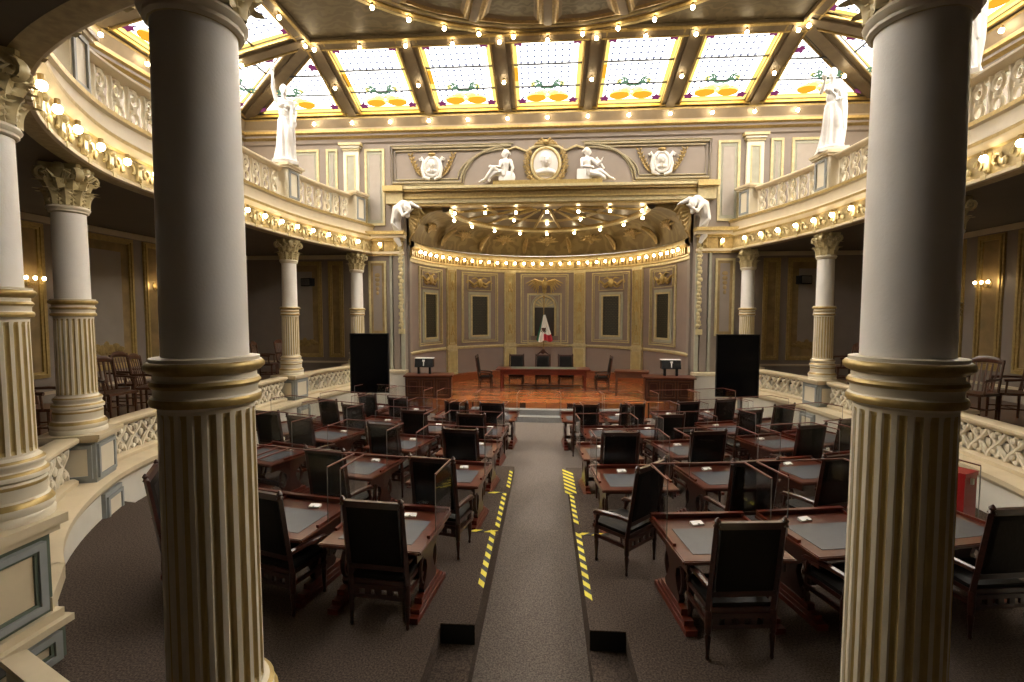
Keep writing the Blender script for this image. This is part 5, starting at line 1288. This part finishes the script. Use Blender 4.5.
def stage_desk(x, y, rz, label):
    t = thing('clerk_desk', label, 'desk', (x, y, SZ), rz, 'clerk desks on the stage')
    m = MB(); m.box(-.78, .78, -.36, .36, .04, .76, 0); m.box(-.74, .74, -.33, .33, 0, .04, 0); m.build('desk_body', ['wood'], t, smooth=False)
    m = MB(); m.box(-.84, .84, -.42, .42, .76, .81, 0); m.build('desktop', ['woodtop'], t, smooth=False)
    for k in range(3):
        m = MB(); x0 = -.74+.50*k; m.frame(x0, x0+.46, .10, .70, .05, -.385, -.36, 0); m.frame(x0+.10, x0+.36, .2, .6, .02, -.375, -.36, 0); m.build('front_panel', ['brown'], t, smooth=False)
    return t
stage_desk(-4.10, 16.62, .12, 'dark wooden clerk desk on the left of the stage'); stage_desk(4.12, 16.62, -.12, 'dark wooden clerk desk on the right of the stage')
def box_stand(x, y, z, label):
    t = thing('document_stand', label, 'stand', (x, y, z), 0, 'black stands on the clerk desks')
    for s in (-1, 1):
        m = MB(); m.box(s*.20-.035, s*.20+.035, -.06, .06, 0, .26, 0); m.build('leg', ['black_plastic'], t, smooth=False)
    m = MB(); m.prism([(-.14, .24), (.14, .24), (.16, .54), (-.05, .54)], -.32, .32, 0, 'x'); m.build('body', ['black_gloss'], t, smooth=False)
    m = MB(); m.box(-.33, .33, -.06, .17, .54, .56, 0); m.build('top_plate', ['whiteplastic'], t, smooth=False)
    m = MB(); m.box(-.015, .015, -.125, -.10, .28, .5, 0); m.box(-.04, .04, -.12, -.10, .44, .50, 0); m.build('front_fitting', ['whiteplastic'], t, smooth=False)
box_stand(-4.30, 16.72, SZ+.81, 'black boxy stand with white top on the left clerk desk'); box_stand(4.22, 16.72, SZ+.81, 'black boxy stand with white top on the right clerk desk')
t = thing('side_table', 'plain wooden table between the stage table and the right clerk desk', 'table', (3.05, 17.5, SZ), -.18)
m = MB(); m.box(-.60, .60, -.35, .35, .84, .89, 0); m.build('tabletop', ['woodtop'], t, smooth=False)
m = MB(); m.box(-.55, .55, -.32, -.29, .66, .84, 0); m.box(-.55, .55, .29, .32, .66, .84, 0); m.build('apron', ['brown'], t, smooth=False)
for a in (-.53, .53):
    for c in (-.28, .28): m = MB(); m.box(a-.03, a+.03, c-.03, c+.03, 0, .84, 0); m.build('leg', ['brown'], t, smooth=False)
# black portrait screens beside the stage
for s, x, y, lab in ((-1, -5.16, 13.75, 'left'), (1, 5.28, 13.75, 'right')):
    t = thing('display_screen', 'tall black portrait display screen standing on the %s below the stage' % lab, 'screen', (x, y, -.4), rad(6*-s), 'portrait display screens')
    m = MB(); m.box(-.54, .54, -.03, .04, 1.12, 2.83, 0); m.build('screen_panel', ['black_gloss'], t, smooth=False)
    m = MB(); m.frame(-.56, .56, 1.10, 2.85, .025, -.04, .05, 0); m.box(-.5, .5, .04, .09, 1.2, 2.75, 0); m.build('bezel', ['black_plastic'], t, smooth=False)
    for e in (-1, 1):
        m = MB(); m.box(e*.14-.03, e*.14+.03, .05, .10, .03, 1.5, 0); m.build('stand_post', ['grey_metal'], t, smooth=False)
    m = MB(); m.box(-.45, .45, -.25, .35, 0, .03, 0); m.build('stand_base', ['black_plastic'], t, smooth=False)
# red box by the right wall
t = thing('red_box', 'red box standing by the low wall behind the right foreground column', 'box', (5.68, 7.0, 0), .5)
m = MB(); m.box(-.16, .16, -.15, .15, 0, .80, 0); m.box(-.17, .17, -.16, .16, .80, .86, 0); m.build('box_body', ['red'], t, smooth=False)
m = MB(); m.box(-.02, .02, -.18, -.15, .7, .78, 0); m.build('latch', ['whiteplastic'], t, smooth=False)
# low cream stair parapet at the lower left corner
m = MB(); m.T = Mx.Translation((-3.70, 3.15, 0)) @ Mx.Rotation(atan2(-.33, .76), 4, 'Z')
m.box(-.46, .5, -.05, .05, 0, .30, 0); m.box(-.48, .52, -.075, .075, .30, .35, 1)
tag(m.build('stair_parapet', ['ivory', 'cream'], smooth=False), 'low cream parapet in front of the end pedestal, lower left corner', 'parapet')

# ------------------------------------------------------------------ gallery chairs and wall sconces
def make_gallery_chair():
    t = thing('gallery_chair', 'chair', 'chair', (0, 0, 0), 0, 'wooden gallery chairs')
    m = MB(); m.box(-.24, .24, -.22, .24, .42, .46, 0); m.build('seat', ['brown'], t, smooth=False)
    for s in (-1, 1):
        m = MB(); m.tube([(s*.21, -.20, 0), (s*.215, -.21, .45), (s*.225, -.30, .98)], [.018, .022, .02], 6); m.build('back_leg', ['brown'], t)
        m = MB(); m.tube([(s*.21, .21, 0), (s*.205, .2, .43)], [.017, .022], 6); m.build('front_leg', ['brown'], t)
        m = MB(); m.tube([(s*.225, -.25, .68), (s*.25, -.05, .68), (s*.25, .18, .66)], [.018, .02, .026], 6); m.tube([(s*.235, .15, .44), (s*.25, .14, .66)], .015, 6); m.build('armrest', ['brown'], t)
    m = MB(); m.tube([(-.24, -.29, .93), (-.12, -.315, .975), (0, -.32, .985), (.12, -.315, .975), (.24, -.29, .93)], [.03, .05, .055, .05, .03], 6, 0, flat=.4); m.build('crest_rail', ['brown'], t)
    m = MB()
    for q in range(5): x = -.14+.07*q; m.tube([(x, -.21, .45), (x, -.25, .65), (x*1.1, -.305, .92)], [.012, .02, .012], 5, 0, flat=.5)
    m.build('back_slats', ['brown'], t)
    m = MB()
    for s in (-1, 1): m.tube([(s*.21, -.2, .2), (s*.205, .2, .2)], .011, 5)
    m.tube([(-.21, 0, .2), (.21, 0, .2)], .011, 5); m.build('stretchers', ['brown'], t)
    return t
G0 = make_gallery_chair(); first = True
GC = [(-8.2, 7.25, 75, 'left gallery between the two nearest columns'), (-8.95, 9.15, 95, 'left gallery, first right of the second nearest column'), (-9.05, 10.0, 80, 'left gallery at the back under the gilded panel'), (-8.25, 9.55, 70, 'left gallery right by the foreground column ring'), (-8.4, 8.75, 100, 'left gallery close to the balustrade'),
      (-8.6, 14.2, 75, 'left gallery left of the column nearest the statue'), (-8.35, 15.1, 95, 'left gallery behind the column nearest the statue'), (-8.9, 13.4, 60, 'left gallery beside the foreground column edge'),
      (9.0, 10.0, -70, 'right gallery at the picture edge'), (8.25, 9.9, -110, 'right gallery beside the foreground column'), (8.6, 14.6, -80, 'right gallery left of the foreground column')]
for x, y, a, w in GC:
    o = G0 if first else dup(G0); first = False
    o.location = (x, y, GZ); o.scale = (1.15, 1.15, 1.2); o.rotation_euler = (0, 0, rad(-a)); o['label'] = 'brown wooden slat-back chair in the %s' % w
def sconce(x, y, z, rz, n, label):
    t = thing('wall_sconce', label, 'wall lamp', (x, y, z), rz, 'gallery wall sconces')      # local +x away from the wall
    m = MB(); m.ell((.02, 0, 0), (.03, .06, .12)); m.build('back_plate', ['gold'], t)
    for k in range(n):
        yy = (k-(n-1)/2)*.18; m = MB(); m.tube([(.02, 0, -.02), (.12, yy*.5, -.10), (.22, yy, -.06), (.22, yy, .0)], [.012]*4, 5); m.build('arm', ['gold'], t)
        m = MB(); m.ell((.22, yy, .04), (.034, .034, .04), 0, 10, 7); m.build('lit_bulb', ['bulb2'], t)
sconce(-ROOM, 9.43, 3.72, 0, 3, 'gilt wall sconce with three lit bulbs between the two nearest left columns')
sconce(-ROOM, 12.75, 3.78, 0, 2, 'gilt wall sconce with two lit bulbs beside the left foreground column')
sconce(ROOM, 12.76, 3.75, pi, 3, 'gilt wall sconce with three lit bulbs in the right gallery')
for s, lab in SIDE:      # loudspeaker on the gallery end wall
    t = thing('wall_speaker', 'small dark loudspeaker on the %s gallery end wall' % lab, 'speaker', (s*8.55, YB-.14, 4.15), rad(20*s), 'gallery loudspeakers')
    m = MB(); m.box(-.22, .22, -.12, .10, -.14, .14, 0); m.build('cabinet', ['black_plastic'], t, smooth=False)
    m = MB(); m.box(-.19, .19, -.135, -.12, -.11, .11, 0); m.build('grille', ['grey_metal'], t, smooth=False)

# ------------------------------------------------------------------ camera, world, render look
cam = bpy.data.cameras.new('camera'); co = bpy.data.objects.new('camera', cam); COL.objects.link(co)
cam.sensor_fit = 'HORIZONTAL'; cam.sensor_width = 36; cam.lens = 36*483/1024
co.location = (.0, 0, 3.0); co.rotation_euler = (pi/2-.055, 0, .0715); cam.clip_start = .05
sc.camera = co
su = bpy.data.lights.new('daylight', 'SUN'); su.energy = 45.0; su.angle = rad(150); su.color = (1., .97, .93); so = bpy.data.objects.new('daylight', su); COL.objects.link(so); so.location = (0, 7, 20)
w = bpy.data.worlds.new('world'); sc.world = w; w.use_nodes = True
w.node_tree.nodes['Background'].inputs['Color'].default_value = (.8, .85, 1, 1); w.node_tree.nodes['Background'].inputs['Strength'].default_value = .02
sc.view_settings.view_transform = 'Standard'; sc.view_settings.look = 'None'; sc.view_settings.gamma = 1; sc.view_settings.exposure = .35; sc.view_settings.use_curve_mapping = False
sc.cycles.use_denoising = True; sc.cycles.transparent_max_bounces = 48; sc.cycles.max_bounces = 8; sc.cycles.sample_clamp_indirect = 6.
